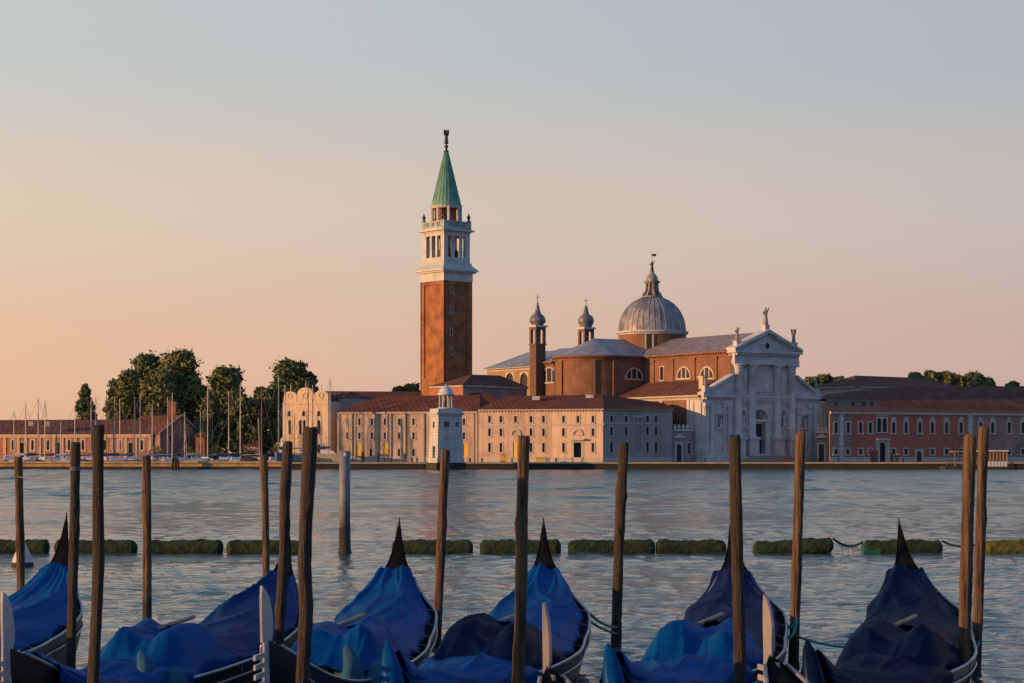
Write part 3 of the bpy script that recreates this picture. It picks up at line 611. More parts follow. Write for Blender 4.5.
mb.build('steps', mat('step_stone', (.33,.28,.24), .9, (.24,.20,.17)), fac)
for px, y0_, y1_, d in ((764.3,307.5,330,.4), (735.8,327,345,.4), (792.3,329,347,.4), (704.6,373,390,.2), (815.2,378,393,.2)):
    fr_ = ff; a = fr_.a(px); q = fr_.pt(a, 0, d); z0_ = PZ(y1_, q[1]); z1_ = PZ(y0_, q[1]); hh = (z1_-z0_)
    m1 = MB(); m1.box(q[0], q[1], z0_-1.0, 1.05, 1.05, 1.0+hh*.18, tc_); m1.box(q[0], q[1], z0_+hh*.18, 1.25, 1.25, .2, tc_); o = m1.build('statue_base', stone, fac)
    statue('statue', q[0], q[1], z0_+hh*.18+.2, hh*.82-.2, mat('weathered_statue', (.30,.29,.28), .8, (.16,.16,.15), 2), o, rot=tc_, wings=(px == 792.3))

# ================================================================== MONASTERY WINGS
# middle wing : corner at px 603
G1 = pp(603,368); G0 = pp(478.5,375.8); G2 = pp(672.5,377.2); zM = PZ(408.5,368)
MW = thing('monastery_wing', 'pale plaster wing with corner at centre, lit front and shaded end, many small windows', 'building', (G1[0],G1[1],GZ))
f1 = Fr(G0,G1); f2 = Fr(G1,G2); h1 = []; h2 = []
for px in (489.5,501,515.5,531,543.5,563.5,578,593):
    for (y0_,y1_) in ((416,422.5),(428.5,436),(443,452)):
        if px == 515.5 and y0_ > 420: continue
        if px == 578 and y0_ > 420: continue
        winpx(MW, f1, h1, px, y0_, y1_, 2.6, trim, glass if (int(px)+int(y0_))%3 else shut, fw=.22)
winpx(MW, f1, h1, 515.5, 442, 462.2, 4.6, trim, doorY, sill=False, name='door', pane='door_leaf', fw=.4, rec=.06)
winpx(MW, f1, h1, 577.5, 442.5, 462.2, 7.5, trim, doorB, sill=False, name='portal', pane='door_leaf', fw=.5, rec=.9)
for px in (516, 577.7):
    a = f1.a(px); z_ = f1.z(a,434.5); mb = MB()
    for i in range(10):
        t0, t1 = math.pi*i/10, math.pi*(i+1)/10; r1, r2 = .75, 1.05
        f1.prism(mb, [(a+r1*math.cos(t0), z_+r1*math.sin(t0)), (a+r2*math.cos(t0), z_+r2*math.sin(t0)), (a+r2*math.cos(t1), z_+r2*math.sin(t1)), (a+r1*math.cos(t1), z_+r1*math.sin(t1))], -.03, .22)
    f1.box(mb, a-1.05, a+1.05, z_-.2, z_, -.03, .25)
    if px > 570: f1.box(mb, a-1.5, a+1.5, z_-1.1, z_-.75, -.03, .8)
    mb.build('arch_moulding', trim, MW)
for px in (612.5,627,642.5,657):
    for (y0_,y1_) in ((416,422),(427,435.5),(442,452.5)): 
        if px == 642.5: continue
        winpx(MW, f2, h2, px-1, y0_, y1_, 3.0, trim, glass, fw=.2)
for px in (648.5,):
    for (y0_,y1_) in ((416,422),(427,435.5),(442,452.5)): winpx(MW, f2, h2, px-1, y0_, y1_, 3.0, trim, glass, fw=.2)
    for (y0_,y1_) in ((416,422),(427,435.5),(442,452.5)): winpx(MW, f2, h2, 666, y0_, y1_, 2.6, trim, glass, fw=.2) if False else None
f3 = back(G0,G1,14); 
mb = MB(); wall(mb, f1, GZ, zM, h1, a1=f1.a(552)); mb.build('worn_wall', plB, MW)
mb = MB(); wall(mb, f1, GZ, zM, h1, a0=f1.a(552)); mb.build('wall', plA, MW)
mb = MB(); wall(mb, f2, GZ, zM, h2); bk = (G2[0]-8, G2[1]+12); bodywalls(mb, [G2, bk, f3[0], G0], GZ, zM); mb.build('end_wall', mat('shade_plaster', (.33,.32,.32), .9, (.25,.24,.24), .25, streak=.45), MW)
mb = MB(); f1.box(mb, 0, f1.len+.2, f1.z(5,425)-.15, f1.z(5,425)+.12, -.02, .1); f2.box(mb, .1, f2.len, f1.z(20,423.3)-.15, f1.z(20,423.3)+.12, -.02, .1)
f1.box(mb, 0, f1.len+.25, zM-.25, zM, -.02, .35); f2.box(mb, .35, f2.len, zM-.25, zM, -.02, .35)
for i in range(40): a = (i+.5)*f1.len/40; f1.box(mb, a-.12, a+.12, zM-.5, zM-.25, -.02, .25)
f1.box(mb, 0, f1.len+.02, GZ, GZ+.9, -.02, .06); f2.box(mb, .1, f2.len, GZ, GZ+.9, -.02, .06)
f2.box(mb, f2.a(632.5), f2.a(633.2), GZ+2.2, zM-1.6, 0, .25); f2.box(mb, f2.a(641.2), f2.a(641.9), GZ+2.2, zM-1.6, 0, .25); f2.box(mb, f2.a(632.5)-.2, f2.a(641.9)+.2, zM-1.6, zM-1.2, 0, .3)
mb.build('string_course', trim, MW)
mb = MB(); f2.box(mb, f2.a(633.2), f2.a(641.2), GZ+2.2, zM-1.6, -.05, .06); mb.build('blind_recess', plG, MW)
ev = [f1.pt(-.3,zM+.01,.6), f1.pt(f1.len+.35,zM+.01,.6), f2.pt(f2.len+.3,zM+.01,.5), (bk[0],bk[1],zM+.01), (f3[0][0],f3[0][1],zM+.01)]
r0 = (PX(507,381),381,PZ(396,381)); r1 = (PX(602.5,379),379,PZ(394.5,379)); r2 = (PX(664,386),386,PZ(403,386))
roof(MW, ev, [r0,r1,r2], [(0,1,6,5),(1,2,7,6),(2,3,7),(3,4,5,6,7),(4,0,5)], tile)
mb = MB()
for px, Y_, y0_ in ((536,376,397.5),(590,376,396)): mb.box(PX(px,Y_), Y_+1.5, PZ(y0_+2.5,Y_), 1.4, 1.0, .75)
mb.build('skylight', whiteP, MW)
# left wing
H1 = pp(477.5,377.5); Hh0 = pp(337,384.5); zL = 10.85
LW = thing('monastery_hall', 'long pale plaster hall with low brown roof and yellow doors behind the small lighthouse', 'building', (Hh0[0],Hh0[1],GZ))
f4 = Fr(Hh0,H1); h4 = []
for px in (347.5,359.5,372,385,399,413.5,464):
    for (y0_,y1_) in ((418.5,425),(432.5,439)):
        winpx(LW, f4, h4, px, y0_, y1_, 2.2, trim, glass if (int(px)+int(y0_))%2 else shut, fw=.26)
for px in (371,399,413.5): winpx(LW, f4, h4, px, 449, 456, 2.4, trim, shut, fw=.2)
for px in (358.5, 385.5, 465): winpx(LW, f4, h4, px+.5, 443.5, 461.5, 4.6, trim, doorY, sill=False, name='door', pane='door_leaf', fw=.18, rec=.05)
f5 = back(Hh0,H1,15)
mb = MB(); wall(mb, f4, GZ, zL, h4); bodywalls(mb, [H1,f5[1],f5[0],Hh0], GZ, zL); mb.build('wall', plB, LW)
mb = MB(); f4.box(mb, 0, f4.len, zL-.35, zL, -.02, .3); f4.box(mb, 0, f4.len, GZ, GZ+1.1, -.02, .06)
f4.box(mb, f4.len-.6, f4.len, GZ, zL-.35, 0, .1); mb.build('cornice', trim, LW)
for px in (352.6, 379, 391.5, 406, 424.7, 474.5):
    mb = MB(); a = f4.a(px); f4.box(mb, a-.07, a+.07, GZ, zL-.3, .02, .18); mb.build('downpipe', mat('pipe', (.14,.11,.10), .7), LW)
hip(LW, [Hh0,H1,f5[1],f5[0]], zL+.01, 3.3, (7,2), tile)
# higher roofed block behind the lighthouse
K0, K1 = pp(447,395), pp(508,395); zK = PZ(404,395)
BK = thing('gabled_block', 'low block with broad brown hipped roof just right of the small lighthouse', 'building', (K0[0],K0[1],GZ))
mb = MB(); kb = back(K0,K1,12); bodywalls(mb, [K0,K1,kb[1],kb[0]], GZ, zK, True); mb.build('wall', plB, BK)
hip(BK, [K0,K1,kb[1],kb[0]], zK, PZ(393,401)-zK, (5,5), tile)
# building at the tower foot
M1 = pp(463,399); M0 = pp(430.5,408); M2 = pp(527,414); zF = PZ(385,399)
TF = thing('chapter_house', 'brick block at the foot of the bell tower with white cornice and brown roof', 'building', (M1[0],M1[1],GZ))
mb = MB(); mb.face((*M0,GZ),(*M1,GZ),(*M1,zF),(*M0,zF)); mb.build('lit_wall', brickW, TF)
mb = MB(); q3 = (M2[0]-14,M2[1]+16); bodywalls(mb, [M1,M2,q3,(M0[0],M0[1]+16),M0], GZ, zF); mb.build('wall', plG, TF)  # orange lit side, grey other sides: light and shade put into wall colours
fq, fq2 = Fr(M0,M1), Fr(M1,M2); mb = MB(); fq.box(mb, 0, fq.len+.3, zF-.35, zF, -.02, .35); fq2.box(mb, .35, fq2.len, zF-.35, zF, -.02, .35); mb.build('cornice', trim, TF)
for px in (478,500,515):
    winpx(TF, fq2, [], px, 388, 391.5, 3, trim, shut)
roof(TF, [fq.pt(-.4,zF,.4), fq.pt(fq.len+.4,zF,.5), fq2.pt(fq2.len+.4,zF,.5), (*q3,zF), (M0[0],M0[1]+16,zF)], [(PX(472,408),408,PZ(374.5,408)), (PX(500,416),416,PZ(375.5,416))], [(0,1,5),(1,2,6,5),(2,3,6),(3,4,5,6),(4,0,5)], tileD)

# ================================================================== LIGHTHOUSE
LH = thing('lighthouse', 'small square white stone lighthouse with open columned lantern on the quay edge', 'lighthouse', (*pp(446,352.5),GZ))
tl = R(21.5); lc = Vector(pp(446, 352.8)); lu = Vector((math.cos(tl), math.sin(tl))); lv = Vector((-math.sin(tl), math.cos(tl)))
def lsq(s): return [tuple(lc+lu*a*s/2+lv*b*s/2) for a, b in ((-1,-1),(1,-1),(1,1),(-1,1))]
zl = lambda y: PZ(y, 350.8)
mb = MB(); mb.extr(lsq(5.5), -2, GZ+.0); mb.build('footing', algae, LH)
Bq, Tq = lsq(4.9), lsq(4.35); za, zb = GZ, zl(415.5); mb = MB()
for i in range(4): j = (i+1)%4; mb.face((*Bq[i],za),(*Bq[j],za),(*Tq[j],zb),(*Tq[i],zb))
mb.extr(lsq(5.05), GZ+.004, GZ+.8); mb.build('tower', stoneW, LH)
mb = MB(); mb.extr(lsq(4.7), zb, zb+.25); mb.extr(lsq(5.1), zb+.25, zb+.55); mb.extr(lsq(4.5), zb+.55, zl(408.5)); mb.build('parapet', stoneW, LH)
for (i, a_, y0_, y1_, w_) in ((0,1.7,421.5,427,.95),(0,3.7,422,426.5,.5),(3,2.4,421.5,428,.8)):
    f = Fr(Bq[i], Bq[(i+1)%4]); mb = MB(); z0_, z1_ = zl(y1_), zl(y0_)
    f.box(mb, a_-w_/2-.12, a_+w_/2+.12, z0_-.12, z1_+.12, -.5, -.18); o = mb.build('window', stoneW, LH)
    g = MB(); f.box(g, a_-w_/2, a_+w_/2, z0_, z1_, -.5, -.14); g.build('pane', glass, o)
f = Fr(Bq[3], Bq[0]); mb = MB(); f.box(mb, 2.2, 3.4, GZ+.8, zl(446), -.3, -.02); mb.build('door', doorB, LH)
f = Fr(Bq[0], Bq[1]); mb = MB()
for i in range(10):
    for ac in (1.6, 3.6):
        t0, t1 = math.pi*i/10, math.pi*(i+1)/10; r1, r2 = .75, .95; z_ = zl(440)
        f.prism(mb, [(ac+r1*math.cos(t0), z_+r1*math.sin(t0)), (ac+r2*math.cos(t0), z_+r2*math.sin(t0)), (ac+r2*math.cos(t1), z_+r2*math.sin(t1)), (ac+r1*math.cos(t1), z_+r1*math.sin(t1))], -.4, -.1)
mb.build('arch_moulding', stoneW, LH)
zc = zl(408.5); mb = MB()
for k in range(8):
    a = k*math.pi/4+.3; mb.lathe([(.2,zc),(.2,zc+.15),(.13,zc+.25),(.12,zl(395.3)),(.2,zl(394.8))], lc.x+1.15*math.cos(a), lc.y+1.15*math.sin(a), 8)
mb.lathe([(1.5,zc),(1.5,zc+.2),(0,zc+.2)], lc.x, lc.y, 24); mb.build('lantern_columns', stoneW, LH)
mb = MB(); mb.lathe([(.4,zc+.2),(.4,zc+1.1),(.3,zc+1.6),(.0,zc+1.7)], lc.x, lc.y, 12); mb.build('lamp', glass, LH)
mb = MB(); mb.lathe([(0,zl(394.9)),(1.45,zl(394.9)),(1.5,zl(393.4)),(1.25,zl(392.8)),(1.2,zl(390.5)),(.95,zl(388)),(.5,zl(386)),(.12,zl(385.2)),(.1,zl(384)),(0,zl(384))], lc.x, lc.y, 24); mb.build('cupola', mat('cupola_stone', (.50,.54,.58), .6, (.40,.43,.46)), LH, True)

# ================================================================== GOTHIC-GABLED BUILDING
Q0, Q1 = pp(283.5,392), pp(328.3,386); 
GB = thing('arsenal_house', 'cream three-gabled house with arched windows behind the masts', 'building', (Q0[0],Q0[1],GZ))
f6 = Fr(Q0,Q1); h6 = []; zG = f6.z(4,402)
for px in (290, 300.5, 304.5, 319): winpx(GB, f6, h6, px, 420, 434, 2.7, trim, dark, arch=True, fw=.25)
for px in (289.5, 304, 319): winpx(GB, f6, h6, px, 411, 416.3, 3.2, trim, dark, arch=True, fw=.25)
for px in (304, 319): winpx(GB, f6, h6, px, 444.5, 454, 3.2, trim, dark, arch=True, fw=.25)
f7 = back(Q0,Q1,15); plC = mat('cream_plaster', (.55,.44,.31), .9, (.46,.36,.25), .4, streak=.3)
mb = MB(); wall(mb, f6, GZ, zG, h6); bodywalls(mb, [Q1,f7[1],f7[0],Q0], GZ, zG)
Lg = f6.len; cuts = [0, Lg*.30, Lg*.68, Lg]; tops = [391.5, 387.5, 390.5]
for i in range(3):
    c0_, c1_ = cuts[i]+.05, cuts[i+1]-.05; cm = (c0_+c1_)/2; hh = f6.z(cm, tops[i])-zG; r = (c1_-c0_)/2
    poly = [(c0_,zG),(c1_,zG)]+[(cm+r*math.cos(t)**.8 if math.cos(t) > 0 else cm-r*abs(math.cos(t))**.8, zG+hh*.45+hh*.55*math.sin(t)) for t in [math.pi*k/10 for k in range(11)]]
    f6.prism(mb, poly, -.5, .0)
    q = f6.pt(cm, 0, -.2); z_ = f6.z(cm, tops[i]); mb.tube([(q[0],q[1],z_),(q[0],q[1],z_+1.4)], [.12,.04], 6)
mb.build('wall', plC, GB)
mb = MB()
for i in range(3):
    cm = (cuts[i]+cuts[i+1])/2; z_ = zG+1.2; r1, r2 = .45, .62
    for k in range(12):
        t0, t1 = 2*math.pi*k/12, 2*math.pi*(k+1)/12; f6.prism(mb, [(cm+r1*math.cos(t0), z_+r1*math.sin(t0)), (cm+r2*math.cos(t0), z_+r2*math.sin(t0)), (cm+r2*math.cos(t1), z_+r2*math.sin(t1)), (cm+r1*math.cos(t1), z_+r1*math.sin(t1))], 0, .12)
mb.build('oculus', trim, GB)
mb = MB(); f6.box(mb, -.1, Lg+.1, zG-.5, zG-.25, -.02, .2); f6.box(mb, -.1, Lg+.1, f6.z(4,438), f6.z(4,438)+.25, -.02, .18); f6.box(mb, -.1, .4, GZ, zG, 0, .12); f6.box(mb, Lg-.4, Lg+.1, GZ, zG, 0, .12); mb.build('cornice', trim, GB)
hip(GB, [Q0,Q1,f7[1],f7[0]], zG+.005, 2.0, (2,2), tileD, over=-.6)
# white side house and little porch
S0, S1 = pp(328.5,391), pp(344,389.5)
SH = thing('side_house', 'plain pinkish white house wall between the gabled house and the long hall', 'building', (S0[0],S0[1],GZ))
f8 = Fr(S0,S1); h8 = []; zS = f8.z(1,397.5)
winpx(SH, f8, h8, 337.5, 405, 412, 3.0, trim, glass)
for px in (332.5,335.8): winpx(SH, f8, h8, px, 426, 433, 1.6, trim, glass)
winpx(SH, f8, h8, 335, 442, 456, 3.5, trim, dark, arch=True)
mb = MB(); wall(mb, f8, GZ, zS, h8); b8 = back(S0,S1,12); bodywalls(mb, [S1,b8[1],b8[0],S0], GZ, zS); mb.build('wall', mat('pink_white', (.40,.35,.33), .9), SH)
hip(SH, [S0,S1,b8[1],b8[0]], zS, 1.2, (2,2), tileD)
mb = MB(); f8.prism(mb, [(0,f8.z(1,423.5)),(1.9,f8.z(1,423.5)),(1.9,f8.z(1,420)),(.8,f8.z(1,420))], 0, 1.5); mb.build('porch_roof', tile, SH)
# long roof behind
V0, V1 = pp(325,405), pp(424,409); zV = PZ(399.5,405)
BR = thing('rear_range', 'long low range with dull brown roof left of the bell tower', 'building', (V0[0],V0[1],GZ))
vb = back(V0,V1,9); f9 = Fr(V0,V1); h9 = []
winpx(BR, f9, h9, 353.5, 401, 404.5, 3.2, trim, glass)
mb = MB(); wall(mb, f9, GZ, zV, h9); bodywalls(mb, [V1,vb[1],vb[0],V0], GZ, zV); mb.build('wall', plBr, BR)
hip(BR, [V0,V1,vb[1],vb[0]], zV, PZ(391,409)-zV, (1,1), tileD)

# ================================================================== GATES BESIDE THE CHURCH
def gate(p0, p1, ytop, doorpx, wins, label, nm='gatehouse', n_m=5):
    t = thing(nm, label, 'gatehouse', (p0[0],p0[1],GZ)); f = Fr(p0,p1); hh = []; zt_ = f.z(1,ytop)
    winpx(t, f, hh, doorpx, 444, 463, 5.0, stone, doorB, arch=True, sill=False, name='door', pane='door_leaf', fw=.35)
    for px in wins: winpx(t, f, hh, px, 443, 454, 3.2, stone, glass)
    b_ = back(p0,p1,4); mb = MB(); wall(mb, f, GZ, zt_, hh); bodywalls(mb, [p1,b_[1],b_[0],p0], GZ, zt_); mb.face(*[(q[0],q[1],zt_) for q in (p0,p1,b_[1],b_[0])]); mb.build('wall', plG, t)
    mb = MB(); f.box(mb, 0, f.len, zt_-.2, zt_+.1, -.3, .2)
    for k in range(n_m):
        a = (k+.5)*f.len/n_m; f.prism(mb, [(a-.22,zt_+.1),(a+.22,zt_+.1),(a+.3,zt_+.7),(a,zt_+1.15),(a-.3,zt_+.7)], -.2, .1)
    f.box(mb, f.a(doorpx)-1.2, f.a(doorpx)+1.2, f.z(1,438), f.z(1,437), 0, .4); f.prism(mb, [(f.a(doorpx)-1,f.z(1,437)),(f.a(doorpx)+1,f.z(1,437)),(f.a(doorpx),f.z(1,433.5))], 0, .3)
    mb.build('battlement', stone, t); return t
gate(pp(672.8,378), pp(694,379.5), 430, 679, (689,), 'small crenellated gatehouse with arched blue door left of the white church front')
gate(pp(816,389), pp(832,388.2), 432, 821.5, (829.5,), 'small crenellated gatehouse with arched door right of the white church front', n_m=4)

# ================================================================== RED MONASTERY
E0 = pp(830,377); dd = Vector((math.cos(R(22.5)), math.sin(R(22.5)))); E1 = (E0[0]+dd.x*76, E0[1]+dd.y*76); zR = 10.9
RM = thing('convent_building', 'long red plaster convent with arched windows and central stone portal, right of the church', 'building', (E0[0],E0[1],GZ))
fr_ = Fr(E0,E1); hr_ = []
for px in (836,848,860.5,870.3,893.5,906,919.7,932.3,946.5,961,980.5,992.5,1009,1023):
    winpx(RM, fr_, hr_, px, 422.5, 433, 3.3, trim, glass, arch=False, fw=.3)
for px in (906,919.7,932.3,946.5,961,980.5,992.5,1009,1023,893.5):   # gothic heads
    a = fr_.a(px); z_ = fr_.z(a,422.5)+.3; mb = MB(); fr_.prism(mb, [(a-.62,z_),(a+.62,z_),(a+.45,z_+.5),(a,z_+.95),(a-.45,z_+.5)], -.02, .1); mb.build('window_head', trim, RM)
for px in (879.2,884.6): winpx(RM, fr_, hr_, px, 418, 432, 4.2, stone, dark, arch=True, fw=.2)
for px in (836,847.7,860.5,870.3,893.5,906,932.3,946.5,961,1009,1023): winpx(RM, fr_, hr_, px, 449, 454.3, 3.6, trim, glass, fw=.28)
winpx(RM, fr_, hr_, 882, 442.5, 463.3, 6.2, stone, doorB, arch=True, sill=False, name='portal', pane='door_leaf', fw=.8, rec=.6)
winpx(RM, fr_, hr_, 919.2, 451, 463.5, 5.0, trim, shut, arch=True, sill=False, name='door', pane='door_leaf', fw=.4)
def seg(nm, x0_, x1_, m):
    mb = MB(); a0_ = 0 if x0_ is None else fr_.a(x0_); a1_ = fr_.len if x1_ is None else fr_.a(x1_); wall(mb, fr_, GZ, zR, hr_, a0_, a1_); mb.build(nm, m, RM)
seg('grey_wall', None, 852.5, plBr); seg('red_wall', 852.5, 969, brickR); seg('brown_wall', 969, None, plBr)
mb = MB(); br = list(back(E0,E1,11)); br[0] = (E0[0]+1.5,E0[1]+11); bodywalls(mb, [E1,br[1],br[0],E0], GZ, zR); mb.build('rear_wall', plBr, RM)
mb = MB(); fr_.box(mb, 0, fr_.len, zR-.55, zR, -.02, .35); a0_ = fr_.a(877); a1_ = fr_.a(887.5); fr_.box(mb, a0_-.3, a1_+.3, fr_.z(a0_,440.3), fr_.z(a0_,438.5), 0, .7); fr_.box(mb, a0_-.3, a0_+.4, GZ, fr_.z(a0_,440.3), 0, .35); fr_.box(mb, a1_-.4, a1_+.3, GZ, fr_.z(a0_,440.3), 0, .35)
fr_.box(mb, fr_.a(876), fr_.a(888), fr_.z(a0_,416.2), fr_.z(a0_,415), 0, .2)
fr_.box(mb, 0, a0_-.5, GZ, GZ+.9, -.02, .07); fr_.box(mb, a1_+.5, fr_.a(915.5), GZ, GZ+.9, -.02, .07); fr_.box(mb, fr_.a(923), fr_.len, GZ, GZ+.9, -.02, .07)
mb.build('stone_trim', trim, RM)
for px, ln in ((841.6,.5),(970.3,.65)):
    mb = MB(); a = fr_.a(px); z_ = GZ+.9; k = 0
    while z_ < zR-.7: w_ = ln*(1 if k%2 else .7); fr_.box(mb, a-w_, a+w_, z_, z_+.42, -.02, .1); z_ += .46; k += 1
    mb.build('quoins', stone, RM)
ex = fr_.a(893); A_ = [fr_.pt(-.3,zR,.5), fr_.pt(fr_.len,zR,.5), (*br[1],zR), (*br[0],zR)]
mb = MB(); rz0 = PZ(406.5,385); rz1 = PZ(400.8,395)
r_a = fr_.pt(1,rz0,-5.5); r_b = fr_.pt(ex,rz0,-5.5); r_c = fr_.pt(ex+1.2,rz1,-6.5); r_d = fr_.pt(fr_.len,rz1+.9,-7.5)
mb.add(A_+[r_a,r_b,r_c,r_d], [(0,1,7,6,5,4),(3,0,4),(1,2,7),(2,3,4,5,6,7)]); mb.build('roof', tileD, RM)
mb = MB(); a = fr_.a(953); q = fr_.pt(a,0,2.0); mb.tube([(q[0],q[1],GZ),(q[0],q[1],GZ+4.2)], [.09,.06], 6); mb.build('post', bronze, None)
lp = bpy.data.objects['post']; lp.name = 'street_lamp'; tag(lp, 'dark lamp post with short arm beside the waterbus stop', 'street lamp'); 
m_ = MB(); m_.box(q[0],q[1],GZ+4.15,1.5,.3,.25); m_.build('lamp_head', bronze, lp)
# second, third ranges behind
J0, J1 = pp(826,399), pp(881,403); 
RB = thing('cloister_range', 'set back range with grey wall and long brown roof behind the red convent', 'building', (J0[0],J0[1],GZ))
j1 = (J1[0]+dd.x*48, J1[1]+dd.y*48); zJ = PZ(399.6,402); fj = Fr(J0,J1); hj = []
for px in (836,853,864,872,884): 
    if px < 880: winpx(RB, fj, hj, px, 402.5, 405.5, 2.6, plG, shut, fw=.1)
mb = MB(); wall(mb, fj, GZ, zJ, hj); mb.build('grey_wall', plG, RB)
fj2 = Fr(J1,j1); mb = MB(); wall(mb, fj2, GZ, zJ); bj = back(J1,j1,11); mb.face((*j1,GZ),(*bj[1],GZ),(*bj[1],zJ),(*j1,zJ)); mb.build('pink_wall', mat('pink_wall', (.40,.21,.15), .9, (.32,.17,.13), .5), RB)
mb = MB(); fj.box(mb, 0, fj.len, zJ-.25, zJ, -.02, .25); fj2.box(mb, 0, fj2.len, zJ-.25, zJ, -.02, .25); mb.build('cornice', trim, RB)
mb = MB(); e0 = fj.pt(-1,zJ,.4); e1 = fj2.pt(0,zJ,.45); e2 = fj2.pt(fj2.len,zJ,.45)
R1_ = (PX(885,411),411,PZ(387.5,411)); R2_ = (*[Vector(j1)[i]+(-dd.y,dd.x)[i]*7 for i in (0,1)],PZ(386,430)); R0_ = (PX(826,407),407,PZ(394.5,407))
mb.add([e0,e1,e2,(*bj[1],zJ),(*bj[0],zJ),(J0[0],J0[1]+13,zJ),R0_,R1_,R2_], [(0,1,7,6),(1,2,8,7),(2,3,8),(3,4,5,6,7,8),(5,0,6)]); mb.build('roof', tileD, RB)
X0, X1_, X2 = pp(814,446), pp(856.5,436), pp(966,456); zX = PZ(386,436)
HR = thing('refectory', 'tallest rear block of the convent with sunlit cornice strip and large dark hipped roof', 'building', (X1_[0],X1_[1],GZ))
fx, fx2 = Fr(X0,X1_), Fr(X1_,X2); mb = MB(); wall(mb, fx, GZ, zX); wall(mb, fx2, GZ, zX); xb = (X2[0]-5,X2[1]+18); mb.face((*X2,GZ),(*xb,GZ),(*xb,zX),(*X2,zX)); mb.build('wall', plB, HR)
mb = MB(); cornice(mb, fx, zX-.05, s=.7); fx2.box(mb, .5, fx2.len, zX-.3, zX, -.02, .4); mb.build('cornice', trim, HR)
roof(HR, [fx.pt(-.4,zX,.5),fx.pt(fx.len+.4,zX,.6),fx2.pt(fx2.len,zX,.5),(*xb,zX),(X0[0]+4,X0[1]+14,zX)], [(PX(855,446),446,PZ(375.5,446)),(PX(925,460),460,PZ(378,460))], [(0,1,5),(1,2,6,5),(2,3,6),(3,4,5,6),(4,0,5)], tileD)
x5, x6 = pp(985,440), pp(1050,447); zx5 = PZ(394,443)
EB = thing('end_range', 'low brown roofed range at far right edge behind the convent roofs', 'building', (x5[0],x5[1],GZ)); be = back(x5,x6,10)
mb = MB(); bodywalls(mb, [x5,x6,be[1],be[0]], GZ, zx5, True); mb.build('wall', plBr, EB); hip(EB, [x5,x6,be[1],be[0]], zx5, 1.9, (2,2), tile)

# ================================================================== WAREHOUSES ON THE LEFT
w1 = pp(151.5,418); w0 = (w1[0]-math.cos(R(14))*62, w1[1]+math.sin(R(14))*62)
WH = thing('boathouse', 'long low orange brick boathouse with arched windows and sagging dark roof behind the marina', 'building', (w1[0],w1[1],GZ))
fw_ = Fr(w0,w1); hw = []; zW = PZ(434,418); a_of = fw_.a
for px in (-20,-5,13,32.5,48,69,83,105,120,142): winpx(WH, fw_, hw, px, 440, 450, 2.4, trim, glass, arch=True, fw=.35)
for px in (22,58,131,-14): winpx(WH, fw_, hw, px, 443, 458, 4.6, plG, shut, sill=False, fw=.5, name='door', pane='door_leaf')
bw = back(w0,w1,14); mb = MB(); wall(mb, fw_, GZ, zW, hw); bodywalls(mb, [w1,bw[1],bw[0],w0], GZ, zW); mb.build('wall', brickW, WH)
mb = MB(); fw_.box(mb, 0, fw_.len, zW-.75, zW-.02, -.02, .3)
for px in (5,18.5,26,40,54,62.5,76,92,97,112.5,126,136,150): a = a_of(px); fw_.box(mb, a-.33, a+.33, GZ, zW-.75, -.02, .16)
mb.build('pilasters', mat('cream_trim', (.52,.38,.24), .9, (.42,.30,.19), .6), WH)
hip(WH, [w0,w1,bw[1],bw[0]], zW, PZ(419.3,425)-zW, (0,.1), tileD)
for px in (31,47.5):
    mb = MB(); Y_ = 420.5; mb.box(PX(px,Y_), Y_+.6, PZ(426,Y_), .95, 1.8, .95); mb.build('dormer', plC, WH); mb = MB()
g0, g1 = pp(160,417), pp(197.5,424); fg = Fr(g0,g1); zg0 = PZ(432.5,418)
WG = thing('gabled_shed', 'dark gabled shed with pale eaves and tall brick chimney left of the trees', 'building', (g0[0],g0[1],GZ)); hg = []
winpx(WG, fg, hg, 184.5, 425.5, 431.5, 7.5, trim, glass, mull=2); winpx(WG, fg, hg, 171, 436, 442, 4.5, trim, dark); winpx(WG, fg, hg, 185, 436, 443, 7, trim, dark)
pk = fg.a(180.5); zpk = PZ(415.8,420); bg_ = back(g0,g1,14); mb = MB(); wall(mb, fg, GZ, zg0, hg); 
fg.prism(mb, [(0,zg0),(fg.len,zg0),(pk,zpk)], -.3, 0) ; bodywalls(mb, [g1,bg_[1],bg_[0],g0], GZ, zg0); mb.build('wall', plBr, WG)
mb = MB(); fb = Fr(bg_[0],bg_[1]); mb.add([fg.pt(-.6,zg0-.25,.5),fg.pt(pk,zpk+.05,.5),fg.pt(fg.len+.6,zg0-.25,.5),fb.pt(-.6,zg0-.25,0),fb.pt(pk,zpk+.05,0),fb.pt(fb.len+.6,zg0-.25,0)], [(0,1,4,3),(1,2,5,4)]); mb.build('roof', tileD, WG, solid=.2)
mb = MB(); 
for P_ in ([(-.6,zg0-.3),(pk,zpk),(pk,zpk+.35),(-.6,zg0+.05)],[(pk,zpk),(fg.len+.6,zg0-.3),(fg.len+.6,zg0+.05),(pk,zpk+.35)]): fg.prism(mb, P_[::-1], .5, .62)
mb.build('eaves_trim', trim, WG)
mb = MB(); cq = pp(172.6,424); mb.box(cq[0], cq[1], GZ, 1.5, 1.5, PZ(404,424)-GZ); mb.box(cq[0], cq[1], PZ(404,424), 1.8, 1.8, .5); mb.build('chimney', brickW, WG)
